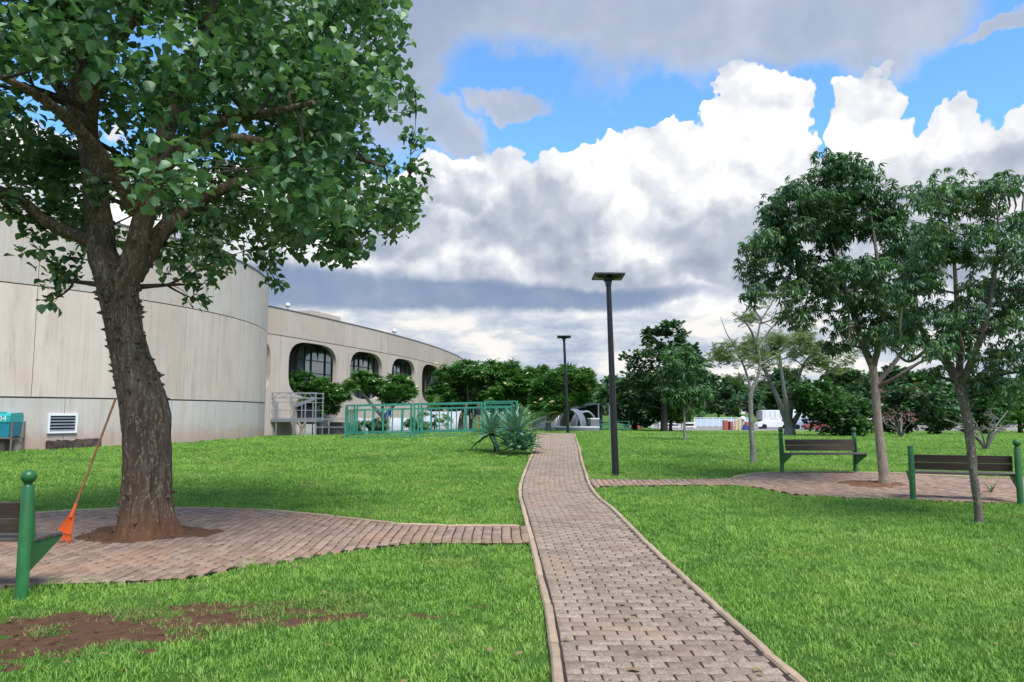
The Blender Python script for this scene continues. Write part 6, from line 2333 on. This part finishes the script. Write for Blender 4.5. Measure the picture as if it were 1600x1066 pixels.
def car(label, px, D, mat, yaw, s=1.0):
    b = foot(px, D)
    r = empty('parked_car', b, yaw)
    tag(r, label, 'car', 'cars parked beyond the lawn')
    r.scale = (s, s, s)
    prof = [(-2.1, .28), (-2.1, .70), (-1.75, .86), (-1.0, .92), (-.55, 1.38), (.65, 1.42), (1.25, .95), (1.95, .82), (2.1, .6), (2.1, .28)]
    n = len(prof)
    V = [(x, -.82 if z < 1 else -.66, z) for x, z in prof] + [(x, .82 if z < 1 else .66, z) for x, z in prof]
    F = [tuple(range(n)), tuple(range(n, 2 * n))[::-1]] + [(i, n + i, n + (i + 1) % n, (i + 1) % n) for i in range(n)]
    bd = MB().add(V, F).build('body', mat, r)
    for y in (-1, 1):
        V = [(-.85, y * .76, .96), (.95, y * .76, .98), (.55, y * .68, 1.34), (-.48, y * .68, 1.31)]
        MB().add(V + [(v[0], v[1] + y * .02, v[2]) for v in V], [(0, 1, 2, 3), (7, 6, 5, 4), (0, 4, 5, 1), (1, 5, 6, 2), (2, 6, 7, 3), (3, 7, 4, 0)]).build('side_window', MATS['dark_glass'], r)
        for x in (-1.3, 1.3):
            MB().tube([(x, y * .70, .32), (x, y * .86, .32)], .32, 18).build('wheel', M_BLACK, r, smooth=True)
    for y in (-.6, .6):
        MB().box((2.09, y, .66), (.05, .3, .14)).build('headlight', M_WHITE, r)
car('low pale blue car parked before the white marquee', 1252, 74, M_PALEBLUE, R(4), .8)
car('white car parked left of the feathery tree, before the box truck', 1203, 76, M_WHITE, R(178), .8)
car('dark red car half hidden by the left side of the broad bush', 1270, 72, M_REDP, R(2), .6)

# ------------------------------------------------------------------ people
def person(label, base, H, yaw, shirt, trousers, skin, hair, lean=0.0, arms=((.10, -.05), (.10, -.05))):
    root = empty('person', base, yaw)
    tag(root, label, 'person')
    k = H / 1.75
    J, E, Rd = [], [], []
    def add(p, r, par=None):
        J.append(Vector(p) * k); Rd.append(r * k)
        if par is not None:
            E.append((par, len(J) - 1))
        return len(J) - 1
    ln = lambda z: (z - .95) * lean
    pel = add((0, 0, .95), .145)
    sp = add((0, ln(1.15), 1.15), .135, pel)
    ch = add((0, ln(1.36), 1.36), .155, sp)
    nk = add((0, ln(1.50), 1.50), .06, ch)
    hd = add((0, ln(1.60) + .015, 1.60), .095, nk)
    add((0, ln(1.70) + .015, 1.69), .085, hd)
    for s, (ax, ay) in zip((-1, 1), arms):
        sh = add((s * .19, ln(1.43), 1.43), .062, ch)
        el = add((s * (.22 + ax * .5), ln(1.16) + ay * .5, 1.15), .046, sh)
        wr = add((s * (.22 + ax), ln(.93) + ay + .06, .92), .030, el)
        pm = add((s * (.22 + ax), ln(.85) + ay + .08, .85), .034, wr)
        for f in range(4):
            add((s * (.21 + ax) + (f - 1.5) * .018, ln(.78) + ay + .10, .775 + .006 * abs(f - 1.5)), .009, pm)
        add((s * (.18 + ax), ln(.84) + ay + .13, .82), .010, pm)
        hp = add((s * .095, 0, .88), .095, pel)
        kn = add((s * .11, .02, .50), .062, hp)
        an = add((s * .12, -.01, .09), .042, kn)
        add((s * .13, .15, .035), .035, an)
    me = bpy.data.meshes.new('body')
    me.from_pydata([tuple(j) for j in J], E, [])
    ob = bpy.data.objects.new('body', me)
    COL.objects.link(ob)
    ob.modifiers.new('skin', 'SKIN')
    sd = me.skin_vertices[0].data
    for i, r in enumerate(Rd):
        sd[i].radius = (r, r)
    sd[0].use_root = True
    ss = ob.modifiers.new('sub', 'SUBSURF')
    ss.levels = 1
    dg = bpy.context.evaluated_depsgraph_get()
    nm = bpy.data.meshes.new_from_object(ob.evaluated_get(dg))
    bpy.data.objects.remove(ob)
    nm.materials.clear()
    for mt in (skin, shirt, trousers, hair, M_BLACK):
        nm.materials.append(mt)
    for p in nm.polygons:
        c = p.center / k
        arm = abs(c.x) > .235 and c.z < 1.16
        if c.z < .10:
            p.material_index = 4
        elif arm:
            p.material_index = 0
        elif c.z < .96:
            p.material_index = 2
        elif c.z < 1.49:
            p.material_index = 1
        elif c.z > 1.66 or (c.z > 1.57 and c.y - ln(c.z) < -.005):
            p.material_index = 3
        else:
            p.material_index = 0
        p.use_smooth = True
    b = link(bpy.data.objects.new('body', nm), root)
    # face: nose, eyes, ears
    y = (ln(1.61) + .105) * k
    f = MB()
    f.box((0, y, 1.60 * k), (.022 * k, .03 * k, .04 * k))
    f.build('nose', skin, b)
    for s in (-1, 1):
        MB().box((s * .033 * k, y - .012 * k, 1.622 * k), (.022 * k, .012 * k, .010 * k)).build('eye', M_BLACK, b)
        MB().box((s * .098 * k, y - .10 * k, 1.60 * k), (.012 * k, .03 * k, .05 * k)).build('ear', skin, b)
    MB().box((0, y - .008 * k, 1.565 * k), (.045 * k, .012 * k, .008 * k)).build('mouth', M_REDP, b)
    return root
M_SKIN = plain('skin', (.26, .13, .08), .6)
M_HAIR = plain('hair', (.015, .011, .009), .6)
M_NAVYS = plain('dark_shirt', (.012, .018, .024), .8)
M_BLUES = plain('blue_shirt', (.02, .06, .32), .8)
M_KHAKI = plain('khaki_cloth', (.30, .22, .14), .85)
M_GREYT = plain('light_trousers', (.48, .46, .44), .85)
person('person in a dark shirt and light trousers standing left of the thick fence post', foot(729, 42), 1.62, R(176), M_NAVYS, M_GREYT, M_SKIN, M_HAIR)
person('person in a dark shirt and khaki trousers close to the thick fence post', foot(748, 42.3), 1.66, R(188), M_NAVYS, M_KHAKI, M_SKIN, M_HAIR)
person('person in a blue shirt and khaki trousers leaning forward behind the left fence panel', foot(604, 42.5), 1.58, R(250), M_BLUES, M_KHAKI, M_SKIN, M_HAIR, lean=.55, arms=((.02, .25), (.02, .18)))
